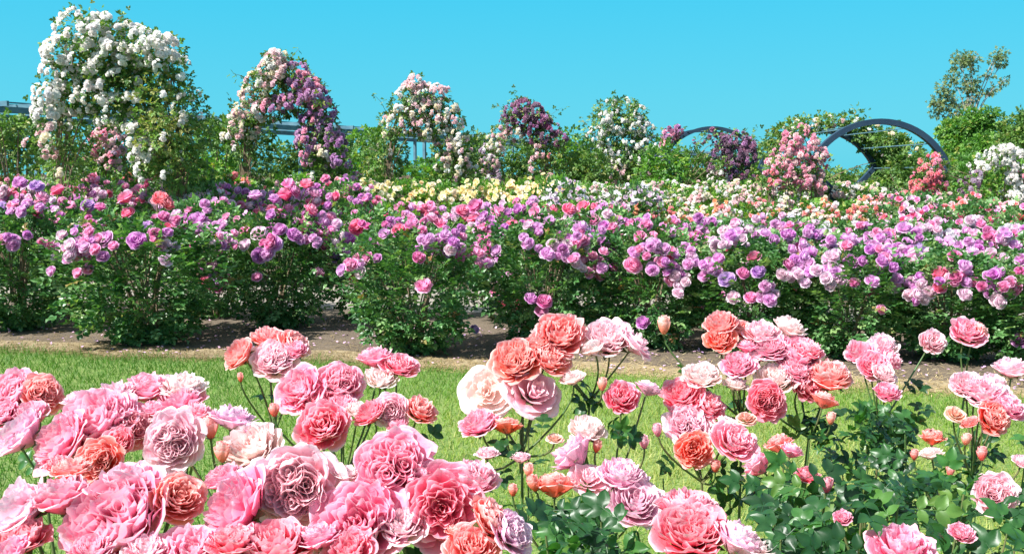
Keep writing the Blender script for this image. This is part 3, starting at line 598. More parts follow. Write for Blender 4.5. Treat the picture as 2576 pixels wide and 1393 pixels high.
climber('climbing_rose', 'bright pink climbing rose covering the left foot of the bare blue hoop', 'climbing rose', GA, 19.6, [
    (1000, 650, 32, 4, PK), (930, 700, 40, 6, PK), (1040, 710, 40, 6, PK), (870, 770, 40, 6, PK), (970, 790, 44, 6, PK), (1090, 800, 40, 6, PK), (820, 850, 44, 5, PK), (920, 880, 40, 5, PK), (1010, 880, 40, 4, PK), (1140, 840, 28, 3, PK), (790, 940, 40, 3, ['CR', 'C_pink']), (1010, 960, 40, 5, PK), (900, 960, 40, 3, PK), (1110, 1000, 32, 4, PK), (1080, 940, 36, 3, PK), (820, 1000, 40, 3, PK), (740, 980, 36, 2, ['CR'])],
    z3, .3823, .4, .1, 'leaf_climb', 200, (950, 1000), crad=.1, tips=12)
climber('climbing_rose', 'olive green climbing rose arching over the rear hoops with few cream blooms', 'climbing rose', GA, 24, [
    (860, 660, 40, 2, CRM, .2), (900, 630, 40, 2, CRM, .2), (990, 610, 35, 1, CRM, .2), (1070, 600, 35, 3, CRM, .2), (1160, 590, 35, 2, CRM, .2), (1240, 585, 35, 2, CRM, .2), (1320, 575, 30, 1, CRM, .2), (1350, 620, 35, 1, CRM, .2), (840, 720, 40, 1, CRM, .2), (780, 760, 30, 0, CRM), (1400, 650, 45, 2, CRM, .1), (1480, 660, 45, 1, CRM, .1), (1560, 690, 45, 1, CRM, 0, -1), (1450, 710, 45, 2, CRM), (1530, 750, 50, 2, CRM), (1620, 730, 50, 2, CRM, .1, -1), (1700, 780, 60, 2, CRM, 0, -1), (1600, 820, 55, 2, CRM), (1570, 870, 45, 1, CRM), (1680, 860, 55, 2, CRM, 0, -1.5), (1650, 940, 55, 1, CRM, 0, -1), (1720, 940, 50, 1, CRM, 0, -2), (1780, 860, 45, 2, CRM, 0, -2), (1640, 1020, 50, 1, CRM)],
    z3, .3823, .3, .12, 'leaf_climb', 620, (1650, 1000), crad=.09, tips=14, low=True)
climber('climbing_rose', 'coral red climbing rose on the right foot of the bare blue hoop', 'climbing rose', GA, 19.4, [
    (1860, 850, 42, 6, ['C_red', 'CR', 'C_pink']), (1820, 930, 42, 6, ['C_red', 'CR', 'C_pink']), (1870, 920, 30, 3, ['C_red', 'C_pink']), (1770, 980, 42, 5, ['C_red', 'CR']), (1850, 1010, 40, 5, ['C_red', 'C_pink']), (1730, 1050, 45, 5, ['C_red', 'CR']), (1850, 1080, 40, 5, ['C_pink', 'CR']), (1800, 1080, 45, 5, ['CR', 'C_red']), (1680, 1080, 40, 4, ['CR']), (1900, 1000, 28, 3, ['CR', 'C_pink'])],
    z3, .3823, .3, .1, 'leaf_climb', 190, (1800, 1060), crad=.09, tips=10)
climber('climbing_rose', 'low arch of dense white climbing roses at the far right', 'climbing rose', GA, 18, [
    (2270, 775, 27, 9, W), (2330, 765, 27, 9, W), (2220, 820, 27, 8, W), (2300, 830, 27, 8, W), (2390, 790, 27, 9, W), (2170, 870, 24, 7, W), (2350, 880, 27, 8, W), (2440, 840, 27, 8, W), (2430, 910, 28, 8, ['C_wht', 'C_pink', 'C_wht']), (2350, 950, 25, 8, W), (2480, 900, 27, 7, ['C_wht', 'C_pink', 'C_wht']), (2400, 1000, 25, 8, W), (2480, 980, 28, 6, W), (2370, 1060, 25, 8, W), (2440, 1060, 25, 6, W), (2400, 1120, 27, 7, W), (2470, 1120, 25, 5, W),
    (2130, 930, 18, 4, ['C_wht', 'C_mauve']), (2110, 980, 21, 5, ['C_dark', 'C_mauve']), (2095, 1040, 23, 6, ['C_dark', 'C_mauve']), (2080, 1110, 23, 6, ['C_mauve', 'C_mauve', 'C_dark']), (2065, 1170, 23, 5, ['C_mauve', 'C_mauve'])],
    z3, .3823, .3, .08, 'leaf_climb', 260, (2300, 1100), crad=.07, tips=8)
climber('climbing_rose', 'dusky pink climbing rose seen through the opening of the tall white arch', 'climbing rose', GA, 18.5, [
    (760, 880, 60, 8, ['C_blush', 'C_pink']), (700, 930, 60, 7, ['C_blush', 'C_pink']), (800, 950, 60, 7, ['C_blush', 'C_pink']), (720, 1010, 60, 7, ['C_blush', 'C_pink']), (820, 1040, 60, 6, ['C_mauve', 'C_pink']), (640, 980, 50, 3, ['C_blush']), (650, 1060, 60, 2, ['C_blush']), (760, 1090, 70, 3, ['C_blush'])],
    z1, .3822, .4, .11, 'leaf_climb', 200, (760, 1100), crad=.09, tips=6)

# steel hoops
def hoop_profile(w, zt, zk, straight=False):
    """half width w at the kink height zk, round top zt, feet drawn in"""
    pts = [(-w*.62, 0), (-w*.66, zk-.45), (-w*.8, zk-.3), (-w, zk)]
    R = (w*w+(zt-zk)**2)/(2*(zt-zk)); zc_ = zt-R; a0 = math.asin(min(1, w/R))
    if zt-zk > w: a0 = math.pi-a0
    for i in range(1, 24): a = -a0+2*a0*i/24; pts.append((R*math.sin(a), zc_+R*math.cos(a)))
    if straight: return [(-w, 0)]+pts[3:]+[(w, zk), (w, 0)]
    return pts+[(w, zk), (w*.8, zk-.3), (w*.66, zk-.45), (w*.62, 0)]
def hoop_arch(xc, yt, Y, half, zk_px, n, gap, label, thick=(.045, .06), bars=7, straight=False):
    top = at(xc, yt, Y); X0 = top.x; zt = top.z; zk = at(xc, zk_px, Y).z
    t = empty('steel_arch', (X0, Y, 0)); tag(t, label, 'arch', 'blue steel rose arches')
    prof = hoop_profile(half*Y/F, zt-thick[0], zk, straight)
    for k in range(n):
        m = MB(); m.tube([(x, k*gap, z) for x, z in prof], .05, None, 4, flat=thick); m.build('hoop', M['steel'], t)
    for i in [3+int(j*24/(bars-1)) for j in range(bars)] if n > 1 else []:
        x, z = prof[min(i, len(prof)-1)]
        m = MB(); m.tube([(x*.97, 0, z-.02), (x*.97, gap*(n-1), z-.02)], .011, None, 6); m.build('purlin', M['palesteel'], t)
    return t
hoop_arch(2214, 299, 20, 172, 418, 2, 4.0, 'bare dark blue steel hoops standing free against the sky on the right', (.055, .07), 7)
hoop_arch(1791, 318, 27, 117, 392, 2, 1.6, 'blue steel hoops half hidden by dark purple roses')

# ------------------------------------------------------------------ long pergola behind the arches
def pergola():
    A, B = Vector((-13.5, 12.5+.0, 0)), Vector((30, 98, 0)); Hh = 3.0
    d = (B-A).normalized(); nrm = Vector((-d.y, d.x, 0)); L = (B-A).length; rz = math.atan2(d.y, d.x)
    t = empty('pergola', A); tag(t, 'long blue-grey steel pergola running behind all the climbing roses', 'pergola')
    m = MB()
    for s_ in (0, 2.4): c = (B-A)/2+nrm*s_; m.box((c.x, c.y, Hh-.06), (L, .09, .12), rz)
    for s_ in (.6, 1.2, 1.8): c = (B-A)/2+nrm*s_; m.box((c.x, c.y, Hh+.13), (L, .03, .03), rz)
    m.build('beam', M['palesteel'], t)
    r = MB(); k = 0.0
    while k < L: c = d*k+nrm*1.2; r.box((c.x, c.y, Hh+.05), (.05, 2.8, .1), rz); k += .8
    r.build('rafters', M['palesteel'], t)
    k = 1.0; i = 0
    while k < L and i < 60:
        for s_ in (0, 2.4):
            p = MB(); c = d*k+nrm*s_; p.box((c.x, c.y, (Hh-.12)/2), (.09, .09, Hh-.12), rz); p.build('post', M['palesteel'], t)
        k += 3.2; i += 1
    return A, d, nrm, L
pA, pd, pn, pL = pergola()
def shrub(x, y, rx, ry, Y, name, label, cat, group, mat='leaf_climb', leaf=.19, dens=560, dep=.7, trunk=True):
    """leafy mass whose outline is an irregular oval at picture place x, y"""
    c = at(x, y, Y); Rx, Rz = rx*Y/F, ry*Y/F; t = empty(name, (c.x, Y, 0)); tag(t, label, cat, group)
    n = int(dens*Rx*Rz*3.14*(20/max(Y, 20))**.7); cl = []
    nc = 14
    for k in range(nc):
        v = rng.normal(0, 1, 3); v /= np.linalg.norm(v); cl.append((v*np.array([Rx, max(dep, Rx*.6), Rz])*.62, rng.uniform(.3, .55)))
    cl.append((np.zeros(3), .7)); P = []; D = []
    for cc, rr in cl:
        m_ = int(n*rr*rr/ sum(q[1]**2 for q in cl)*1.0)+5
        u = rng.normal(0, 1, (m_, 3)); u /= np.linalg.norm(u, axis=1, keepdims=True)
        P.append(cc+u*(rng.uniform(.5, 1.05, m_)**.6)[:, None]*np.array([Rx, max(dep, Rx*.6), Rz])*rr); D.append(u)
    P = np.concatenate(P)+np.array([0, 0, c.z]); D = np.concatenate(D)
    kp = P[:, 2] > .02; me = scatter(P[kp], D[kp], rng.uniform(.7, 1.3, kp.sum())*leaf*(max(Y, 20)/20)**.5, 3, .5, mat=M[mat]); link('foliage', me, t)
    if trunk:
        m = MB()
        for k in range(4):
            v = cl[k][0]; m.tube(bez((random.uniform(-.1, .1), 0, 0), (v[0]*.2, v[1]*.2, c.z*.5), (v[0], v[1], c.z+v[2]), 6), .024, .008, 6)
        m.build('trunk', M['wood'], t)
    return t
# greenery trained along the pergola and between the arches
GREEN = [(548, 335, 40, 40, 22, 'leafy climber topping the pergola between the white arch and the lilac arch', 'leaf_climb'), (915, 362, 42, 34, 26, 'leafy climber over the pergola left of the blush arch', 'leaf_light'), (30, 320, 60, 26, 19, 'leafy climber hanging over the beams at the left edge', 'leaf_climb'),
 (40, 370, 90, 70, 20.5, 'dark evergreen climber below the pergola beams at the left edge', 'leaf_climb'),
 (560, 400, 70, 75, 24, 'light green shrub between the white arch and the lilac arch', 'leaf_light'), (500, 440, 60, 50, 19, 'green shrub right of the tall white arch', 'leaf_light'),
 (740, 420, 70, 65, 28, 'green shrub seen through the lilac arch', 'leaf_climb'), (930, 420, 50, 65, 28, 'bright green shrub between the lilac arch and the blush arch', 'leaf_light'), 
 (1060, 450, 60, 40, 30, 'white-dotted green shrub inside the blush arch', 'leaf_light'), (1210, 400, 50, 60, 36, 'green shrub between the blush arch and the magenta arch', 'leaf_climb'),
 (1320, 420, 50, 50, 38, 'green shrub seen through the magenta arch', 'leaf_climb'), (1440, 400, 60, 62, 33, 'green shrub right of the magenta arch', 'leaf_light'), (1480, 430, 55, 55, 30, 'dark green shrub left of the cream-flowered climber', 'leaf_climb'),
 (1665, 420, 60, 62, 26, 'bright green shrub below the small steel hoops', 'leaf_light'), (1760, 435, 55, 50, 33, 'dark green shrub behind the small steel hoops', 'leaf_climb'), (1925, 430, 40, 50, 30, 'narrow green shrub between the two steel hoops', 'leaf_light'),
 (2110, 475, 70, 45, 30, 'dark green shrub behind the bare hoop, left part', 'leaf_climb'), (2200, 475, 70, 42, 33, 'dark green shrub behind the bare hoop, right part', 'leaf_climb'), (2330, 450, 70, 50, 34, 'dark green shrub behind the right foot of the bare hoop', 'leaf_climb'),
 (2420, 440, 60, 50, 26, 'green shrub left of the low white arch', 'leaf_light'), (2530, 460, 70, 60, 22, 'light green shrub inside the low white arch', 'leaf_light'), (840, 410, 60, 60, 30, 'dark shrub behind the lilac side of its arch', 'leaf_climb'),
 (1130, 420, 60, 50, 34, 'dark shrub behind the right leg of the blush arch', 'leaf_climb'), (1590, 430, 70, 55, 36, 'dark shrub behind the cream-flowered climber', 'leaf_climb'), (1850, 440, 70, 40, 38, 'dark shrub far behind the purple hanging roses', 'leaf_climb'), (2010, 440, 60, 45, 28, 'shrub behind the bright pink climber', 'leaf_climb'),
 (200, 420, 110, 60, 23, 'dark shrub behind the left leg of the tall white arch', 'leaf_climb'), (380, 410, 90, 60, 24, 'dark shrub behind the right leg of the tall white arch', 'leaf_climb')]
for x, y, rx, ry, Y, lb, mt in GREEN: shrub(x, y, rx, ry, Y, 'shrub', lb, 'shrub', 'shrubs behind the arches', mt)
# hedge closing the view
hd = empty('hedge', (0, 60, 0)); tag(hd, 'long dark clipped hedge closing the far side of the garden', 'hedge')
n = 9000; P = np.stack([rng.uniform(-45, 48, n), rng.uniform(-1.2, 1.0, n), rng.random(n)**.6*(2.1)], 1); P[:, 2] += .15*np.sin(P[:, 0]*.9)*P[:, 2]
link('foliage', scatter(P, np.stack([rng.normal(0, .5, n), -np.ones(n), rng.normal(.3, .5, n)], 1), .35, 3, .5, mat=M['leaf_climb']), hd)
bx = MB(); bx.box((1, .2, .8), (92, 1.4, 1.6)); bx.build('twigs', M['wood'], hd)

# ------------------------------------------------------------------ trees on the right
def tree(blobs, Y, base, name, label, mat, leaf, dens, tr, group=None, barkm='gumbark', kind=3):
    b = at(base[0], base[1], Y); t = empty(name, (b.x, Y, 0)); tag(t, label, 'tree', group)
    P = []; D = []; m = MB(); fork = Vector((0, 0, at(base[0], base[1], Y).z))
    m.tube([(0, 0, 0), (0, 0, fork.z*.5), fork], tr, tr*.7, 8)
    for (x, y, r) in blobs:
        c = at(x, y, Y+random.uniform(-1, 1)*r*Y/F); c = Vector((c.x-b.x, c.y-Y, c.z)); R = r*Y/F
        n_ = int(4*dens*R*R*3.14)
        for k in range(6):
            v = rng.normal(0, 1, 3); v /= np.linalg.norm(v); sub = np.array(c)+v*R*.6; u = rng.normal(0, 1, (n_//6+1, 3)); u /= np.linalg.norm(u, axis=1, keepdims=True)
            P.append(sub+u*(rng.random(len(u))**.45)[:, None]*R*.5*np.array([1.1, 1.1, .75])); D.append(u+np.array([0, 0, -.5]))
            m.tube(bez(c*.8+fork*.2, c, tuple(sub), 3), tr*.12, tr*.05, 4)
        m.tube(bez(fork, (c.x*.5+fork.x*.5, c.y*.4, max(fork.z, c.z-R*1.5)), c, 7), tr*.3, tr*.1, 6)
    P = np.concatenate(P); D = np.concatenate(D)
    link('crown', scatter(P, D, rng.uniform(.7, 1.3, len(P))*leaf, kind, .3, mat=M[mat]), t); m.build('trunk', M[barkm], t)
tree([(2415, 151, 26), (2446, 153, 22), (2507, 143, 20), (2515, 160, 14), (2396, 200, 20), (2434, 205, 27), (2369, 218, 15), (2356, 254, 20), (2396, 258, 22), (2430, 254, 18), (2358, 283, 14), (2499, 222, 15), (2488, 189, 9), (2530, 200, 10), (2457, 231, 12), (2411, 290, 22), (2380, 235, 14)],
     60, (2440, 330), 'eucalyptus_tree', 'tall thin eucalyptus with sparse olive brown clumps rising over the garden', 'leaf_gum', .28, 42, .12, 'trees beyond the garden', kind=3)
tree([(2434, 350, 55), (2400, 380, 45), (2470, 330, 45), (2490, 300, 28), (2400, 330, 30), (2440, 300, 22), (2480, 390, 55), (2420, 410, 50), (2390, 410, 35)], 46, (2435, 420), 'broadleaf_tree', 'rounded bright green tree below the eucalyptus', 'leaf_light', .32, 90, .25, 'trees beyond the garden', 'wood')
tree([(2560, 330, 40), (2545, 370, 45), (2590, 360, 50), (2575, 300, 26), (2530, 410, 40), (2600, 420, 50)], 42, (2565, 420), 'broadleaf_tree', 'green tree cut off by the right edge', 'leaf_climb', .3, 90, .25, 'trees beyond the garden', 'wood')

# ------------------------------------------------------------------ pink roses near the camera
FG = {
 'A': dict(Y=1.28, base=(230, 0), n=70, label='large pink rose bush at the bottom left, its huge blooms closest to the camera', blooms="""290 1310 270 pink -.3 -.6 .75 BL;740 1225 215 pale 0 -1 .35;590 1280 200 pink -.7 -.5 .6;905 1315 215 pink -.1 -.9 .6;990 1175 195 pink .1 -.8 .7;1110 1275 190 hot .05 -1 .3;1190 1205 130 pink .4 -.3 .9;1290 1340 120 lilac .7 -.3 .5;1190 1375 130 coral 0 -.5 .9;40 1285 185 pale -.6 -.2 .9;150 1245 160 pink -.2 -.1 1;330 1215 180 pink 0 -.1 1;450 1250 140 coral .5 -.6 .6;480 1395 160 pink 0 -.5 .8;690 1375 190 hot .1 -.2 .9;1235 1305 120 coral .6 -.2 .8;870 1190 70 white 0 0 1;25 1390 110 pink -.3 -.4 .8;800 1350 110 pink 0 0 1;1070 1195 100 pink .5 0 .9;590 1360 130 hot 0 0 1;370 1380 110 pale 0 -.3 1;60 1350 130 hot -.2 -.4 .9;180 1180 90 coral 0 0 1;560 1200 100 pink -.2 0 1;1010 1320 110 pale 0 -.4 .9;230 1385 110 pink 0 -.2 1;1150 1340 60 orange .2 0 1;880 1385 120 hot 0 -.5 .8"""),
 'C': dict(Y=2.0, base=(250, 0), n=50, label='pink rose bush on the left with a crowd of mid-sized blooms over the lawn', blooms="""30 985 130 pink -.2 -.6 .8;110 990 100 coral .5 -.5 .6;50 1090 130 lilac -.7 -.35 .6;150 1110 150 pink -.4 -.6 .6;240 1060 190 pink 0 -.6 .8;335 1075 100 hot .6 -.5 .5;250 1160 115 orange 0 -.9 .3;290 995 95 pale -.2 -.3 1;370 975 120 pink 0 -.1 1;460 970 100 white 0 -.2 1;450 1012 120 pink -.1 -.2 1;435 1110 145 pale .1 -1 .4;585 1048 105 lilac .2 0 1;530 1090 60 coral -.2 .1 .8 bud;635 1125 160 white -.1 -.4 .9;300 1040 110 pink .2 -.4 .9;190 1075 110 pink -.2 -.3 .9;420 1050 70 pale 0 0 1;645 1090 90 lilac .3 0 1;80 1040 90 pink 0 -.4 .9;300 1110 80 hot .2 -.5 .7;385 1030 70 pink 0 0 1;200 1005 80 pale 0 0 1;10 1040 80 pink 0 -.5 1;560 1150 60 coral 0 0 1 bud;150 1170 70 hot 0 0 .8;490 1040 80 pink 0 0 1"""),
 'D': dict(Y=2.7, base=(850, 0), n=50, label='pink rose bush left of centre with blooms against the green lawn', blooms="""600 890 85 coral -.5 -.5 .6;690 905 115 pale .1 -.6 .8;742 865 80 coral .6 -.4 .6;675 848 85 coral 0 -.1 1;755 978 118 pink -.4 -.7 .6;858 965 120 pink .1 -.7 .8;815 1070 135 hot 0 -.8 .6;900 1030 60 white 0 -.4 .9;930 1038 80 hot -.3 -.3 .8;985 1030 90 pale 0 -.9 .4;1058 1030 80 coral .4 -.4 .7;942 898 88 pink -.1 -.1 1;1005 918 84 hot .3 -.3 .9;958 952 84 white 0 -.3 .9;690 1040 40 orange 0 0 1 bud;605 955 22 orange 0 0 1 bud;800 1010 90 hot 0 -.6 .7;860 1015 80 pink .2 -.4 .9;740 880 60 pink 0 -.5 .9;1000 1070 60 pink 0 0 1"""),
 'E': dict(Y=2.5, base=(1330, 0), n=90, label='pink rose bush in the middle whose top blooms reach the purple row', blooms="""1225 985 118 white -.1 -1 .4 open;1345 985 122 pale .2 -.8 .6 open;1300 905 132 coral -.1 -.7 .8;1382 900 95 coral .3 -.5 .8;1410 840 125 coral .2 -.7 .7;1375 835 80 white -.5 -.1 .9;1530 850 125 pale -.2 -.6 .8;1605 862 90 pale .6 -.2 .9 open;1205 1065 95 pink -.2 -.3 .9;1275 1070 70 orange 0 .3 .7;1440 950 62 white -.2 0 1;1515 975 36 peach 0 0 1 bud;1565 1000 88 hot 0 -.8 .6;1478 1080 95 white .1 -.3 1;1440 1140 120 lilac -.6 .3 .6;1395 1218 100 orange -.1 .2 1;1345 1225 50 orange -.4 0 1 bud;1480 1200 95 pale 0 -.3 .9 open;1565 1195 115 lilac .1 -.2 1;1600 1262 145 lilac .2 -.5 .8;1632 975 66 lilac .5 .1 .9;1225 1140 55 pale 0 0 1;1310 1150 52 pale 0 .1 1;1350 860 70 coral -.3 -.2 .9;1490 875 60 white -.5 0 .8;1330 1190 40 peach 0 0 1 bud;1500 1130 34 orange .2 0 1 bud;1395 1100 40 spent 0 -.2 .8 open;1620 1120 40 pink 0 0 1 bud;1290 1240 36 orange 0 0 1 bud"""),
 'F': dict(Y=2.6, base=(1850, 0), n=110, label='tall pink and coral rose bush right of centre with the densest cluster', blooms="""1812 815 82 coral -.3 -.4 .8;1868 830 66 coral .3 -.5 .8;1812 852 72 orange -.2 -.5 .6;1915 835 84 pale -.1 -.3 .9;1985 822 84 white .1 -.2 1;1935 872 92 pink -.2 -.5 .8;1858 918 84 pink -.3 -.5 .8;2000 890 115 pink .1 -.5 .9;1955 950 95 white -.1 -.5 .8;2085 945 112 coral .4 -.4 .8;2030 965 92 hot .1 -.7 .6;1930 1007 98 hot -.1 -1 .35;1765 945 94 white -.1 -.3 1;1715 990 98 hot -.3 -.8 .5;1782 1020 84 hot .4 -.4 .7;1730 1068 118 pale -.2 -.7 .7;1745 1130 92 orange .1 -.9 .4;1848 1108 100 pink 0 -.7 .7;1670 830 46 peach 0 0 1 bud;2075 1005 64 coral .3 .2 .8;2030 880 80 hot .3 -.2 .9;1900 890 70 pale 0 -.2 1;2000 930 80 pink 0 -.6 .8;2110 930 60 pink .5 0 .9;1830 1070 70 white 0 -.1 1;1960 1115 68 coral -.3 .1 .9;1992 1132 52 pink .2 0 1;1905 1170 80 pink -.6 .3 .6;2032 1195 58 magbud .1 -.4 .9;1850 965 60 white 0 0 1;1880 870 50 pink 0 0 1;1800 1180 36 orange 0 0 1 bud;2090 1060 34 peach .2 0 1 bud;1880 1050 44 spent 0 -.3 .8 open;1655 1090 36 pink -.2 0 1 bud"""),
 'G': dict(Y=3.2, base=(2220, 0), n=70, label='slim pink rose bush on the right with a narrow drooping bloom cluster', blooms="""2165 888 76 pink -.3 -.4 .8;2218 868 76 pale 0 -.3 1;2195 918 76 pink -.1 -.7 .6;2238 905 66 pink .4 -.4 .7;2232 985 66 pink 0 -.5 .8;2225 940 60 pale .1 -.6 .7;2346 860 64 pale 0 -.9 .6;2435 834 80 pink 0 -.7 .7;2465 828 46 coral .5 -.3 .8"""),
 'H': dict(Y=2.7, base=(2480, 0), n=150, label='leafy pink rose bush at the right edge with an orange bud and a leaf-topped bloom', blooms="""2430 965 76 pale -.3 -.5 .8;2475 985 112 pale 0 -.6 .8;2532 1020 88 pink .3 -.5 .8;2500 1050 82 orange .1 -.8 .5;2440 1062 46 coral -.2 .1 .9;2545 926 90 pale .1 -.1 1;2345 1098 62 orange 0 -.2 1;2342 1140 56 white -.2 0 1;2430 1112 34 peach 0 0 1 bud;2572 1160 48 pale .2 -.2 1;2505 1240 112 pale 0 -.8 .6;2390 1190 36 coral .3 0 .9 bud;2455 970 70 pink 0 -.2 1;2500 960 60 pale 0 -.3 1;2300 1150 32 orange 0 0 1 bud;2470 1150 36 orange 0 0 1 bud;2405 1040 46 spent 0 -.3 .8 open"""),
 'I': dict(Y=1.75, base=(1950, 0), n=210, label='low leafy rose bush at the bottom right carrying one big hot pink bloom', blooms="""1740 1335 185 hot -.1 -.5 .85;1735 1280 160 magbud .1 .3 1;1860 1355 130 lilac .4 -.2 .9;2270 1380 155 pink .1 -.3 1;1910 1375 80 white .4 0 1 open;2120 1300 50 pink 0 -.2 1;2420 1340 60 pink .2 -.3 1;2080 1230 40 magbud 0 0 1 bud"""),
}
LEAFREG = {  # leafy shoots: picture box, count, nearest and farthest distance
 'I': [(1340, 2000, 1300, 1420, 55, 1.6, 2.0), (1900, 2600, 1210, 1420, 78, 1.6, 2.2)],
 'H': [(2100, 2600, 1150, 1330, 48, 2.3, 3.0), (2250, 2600, 1060, 1180, 24, 2.7, 3.2)],
 'E': [(1260, 1660, 1250, 1400, 40, 2.0, 2.6), (1200, 1640, 1000, 1270, 58, 2.3, 2.75)],
 'F': [(1640, 2100, 1150, 1320, 28, 2.3, 2.9), (1700, 2060, 1030, 1190, 34, 2.6, 2.9)],
 'G': [(2130, 2300, 1010, 1200, 24, 3.0, 3.4)], 'A': [(0, 1240, 1180, 1420, 22, 1.5, 1.7)], 'C': [(0, 700, 1080, 1250, 12, 2.0, 2.3)], 'D': [(620, 1180, 1030, 1180, 20, 2.6, 2.9)]}
DISCS = []
for d in FG.values():
    for q_ in d['blooms'].split(';'): q_ = q_.split(); DISCS.append((float(q_[0]), float(q_[1]), float(q_[2])*.5+14))
def free(p): x, y = px(p); return all((x-a)**2+(y-b)**2 > r_*r_ for a, b, r_ in DISCS)
for key, d in FG.items():
    Yb = d['Y']; X0 = at(d['base'][0] if key != 'A' else 560, 1000, Yb).x
    t = empty('pink_rose_bush', (X0, Yb+.12, 0)); tag(t, d['label'], 'rose bush', 'pink rose bushes in the foreground')
    items = []
    for s in d['blooms'].replace('\n', '').split(';'):
        q = s.split(); x, y, dm = map(float, q[:3]); pal = q[3]; v = Vector(tuple(map(float, q[4:7]))); kd = q[7] if len(q) > 7 else ''
        # nearer when lower in the picture
        ys = [float(z.split()[1]) for z in d['blooms'].split(';')]; k = (y-min(ys))/(max(ys)-min(ys)+1)
        Yq = Yb*(1.06-.12*k)+random.uniform(-.02, .02)
        p = at(x, y, Yq); R = dm*Yq/F/2*1.16
        v = v.normalized()+Vector([random.gauss(0, .1) for _ in range(3)]); v.normalize()
        if kd == 'bud': add_bloom([BUD], p, v+Vector((0, 0, .6)), R, pal, t, 'rose_bud', True)
        else:
            o = add_bloom(BL[6:] if kd == 'open' else BL[:6], p, v, R, pal, t, 'rose_bloom', True)
        items.append((p, v, R))
    # stems: neighbours share a cane
    cane = MB(); left = list(range(len(items))); LP_, LD_ = [], []
    base = Vector((0, 0, 0)); T0 = t.location
    while left:
        i = left[0]; grp = [j for j in left if (items[j][0]-items[i][0]).length < .17*Yb/2.4+.05]
        left = [j for j in left if j not in grp]
        c = sum((items[j][0] for j in grp), Vector())/len(grp); node = c-T0+Vector((0, .04, -.15-.1*random.random()))
        b0 = Vector((random.uniform(-.1, .1)+(node.x*.35), random.uniform(-.05, .1), 0))
        pts = bez(b0, (node.x*.85, node.y*.8, node.z*.5), node, 10); cane.tube(pts, .007, .0035, 6)
        for q in pts[5:]:
            for _ in range(2): LP_.append(q); LD_.append(Vector((random.gauss(0, 1), random.gauss(0, 1), .15)))
        for j in grp:
            p, v, R = items[j]; foot = p-T0-v*R*.55
            pp = bez(node, foot-v*R*1.2-Vector((0, 0, .02)), foot, 6); cane.tube(pp, .0032, .0024, 6)
            for _ in range(2): LP_.append(pp[random.randint(1, 3)]); LD_.append(Vector((random.gauss(0, 1), random.gauss(0, 1), .1)))
    for (xa, xb, ya, yb, cnt, Ya, Yz) in LEAFREG.get(key, []):
        for k in range(cnt):
            y = random.uniform(ya, yb); p = at(random.uniform(xa, xb), y, random.uniform(Ya, Yz))-T0
            nd = Vector((p.x*.9, p.y*.9+.02, p.z-.22)); 
            if not free(p+T0): continue
            if k % 4 == 0: cane.tube(bez((p.x*.6, p.y*.7, 0), (p.x*.85, p.y*.9, p.z*.5), p, 8), .004, .002, 5)
            for _ in range(4): LP_.append(p+Vector([random.gauss(0, .035) for _ in range(3)])); LD_.append(Vector((random.gauss(0, 1), random.gauss(0, 1), random.gauss(.15, .3))))
    kq = [i for i, q in enumerate(LP_) if free(q+T0+LD_[i].normalized()*.05)]; LP_ = [LP_[i] for i in kq]; LD_ = [LD_[i] for i in kq]
    cane.build('cane', M['cane'], t, True)
    P = np.array([tuple(q) for q in LP_]); D = np.array([tuple(q) for q in LD_])
    me = scatter(P, D, rng.uniform(.085, .125, len(P))*{'I': .85, 'A': .85}.get(key, .8), 'big', .8, np.clip(rng.random(len(P))**1.2, 0, .93), mat=M['leaf_front'], smooth=True, face=.5)
    link('foliage', me, t)

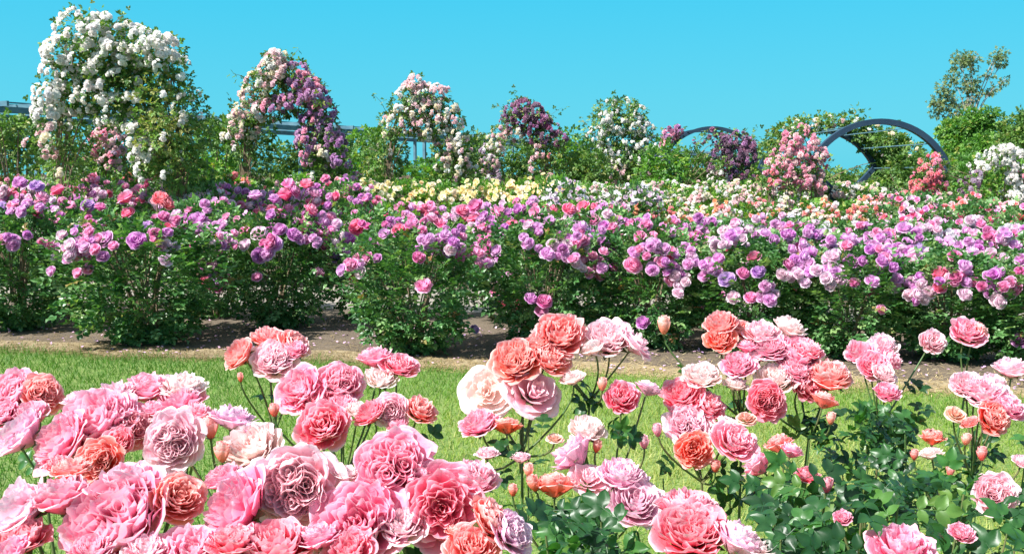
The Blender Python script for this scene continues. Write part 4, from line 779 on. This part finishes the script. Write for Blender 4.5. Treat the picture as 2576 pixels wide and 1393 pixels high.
# ------------------------------------------------------------------ grass, straw, fallen petals
def blades(name, Pts, hgt, wid, mat, lean=.5, label=None, flat=False):
    n = len(Pts); a = rng.random(n)*6.28; L = rng.uniform(.6, 1.3, n)*hgt
    side = np.stack([np.cos(a), np.sin(a), np.zeros(n)], 1)*wid/2
    tip = np.stack([rng.normal(0, lean, n)*L, rng.normal(0, lean, n)*L, L*(.08 if flat else 1)+(.01 if flat else 0)], 1)
    V = np.stack([Pts-side, Pts+side, Pts+tip*.6+side*.6, Pts+tip*.6-side*.6, Pts+tip], 1).reshape(-1, 3)
    b = (np.arange(n)*5)[:, None]; Fq = np.concatenate([b+np.array([0, 1, 2]), b+np.array([0, 2, 3]), b+np.array([3, 2, 4])])
    patch = np.clip(.35+.25*np.sin(Pts[:, 0]*.8+1)+.2*np.sin(Pts[:, 1]*1.3+Pts[:, 0]*.5)+.11*Pts[:, 0]+rng.normal(0, .2, n), 0, 1)
    o = link(name, np_mesh(name, V, Fq, {'tint': np.repeat(patch, 5)}, mat)); tag(o, label, name.split('_')[-1], None, 'stuff'); return o
n = 150000; Xs = rng.uniform(-6.5, 6, n); Ys = 3.6+rng.random(n)*7.2
ed = np.array([edge(x) for x in Xs]); k = Ys < ed+.1*np.sin(Xs*5)+rng.normal(0, .13, n)
blades('lawn_grass', np.stack([Xs[k], Ys[k], np.full(k.sum(), .004)], 1), .045, .006, M['grass'], .5, 'short mown green grass of the lawn strip between the rose beds')
n = 16000; Xs = rng.uniform(-7, 6, n); ed = np.array([edge(x) for x in Xs]); Ys = ed+rng.gamma(1.5, .3, n)-.22
blades('straw_mulch', np.stack([Xs, Ys, np.full(n, .01)], 1), .07, .007, M['straw'], .9, 'dry straw and clippings along the edge of the lawn', True)
n = 900; Xs = rng.uniform(-6, 6, n); ed = np.array([edge(x) for x in Xs]); Ys = ed+rng.uniform(.1, 2.6, n)
PM = plain('fallen_petal', (.5, .3, .55), .6, 0, 3, (.75, .45, .6))
V, Fq = LT[1]; P = np.stack([Xs, Ys, np.full(n, .02)], 1)
pe = link('fallen_petals', scatter(P, rng.normal(0, 1, (n, 3))*np.array([1, 1, .1]), .035, 1, 3, mat=PM)); tag(pe, 'fallen lilac and pink petals lying on the soil under the purple roses', 'petals', None, 'stuff')
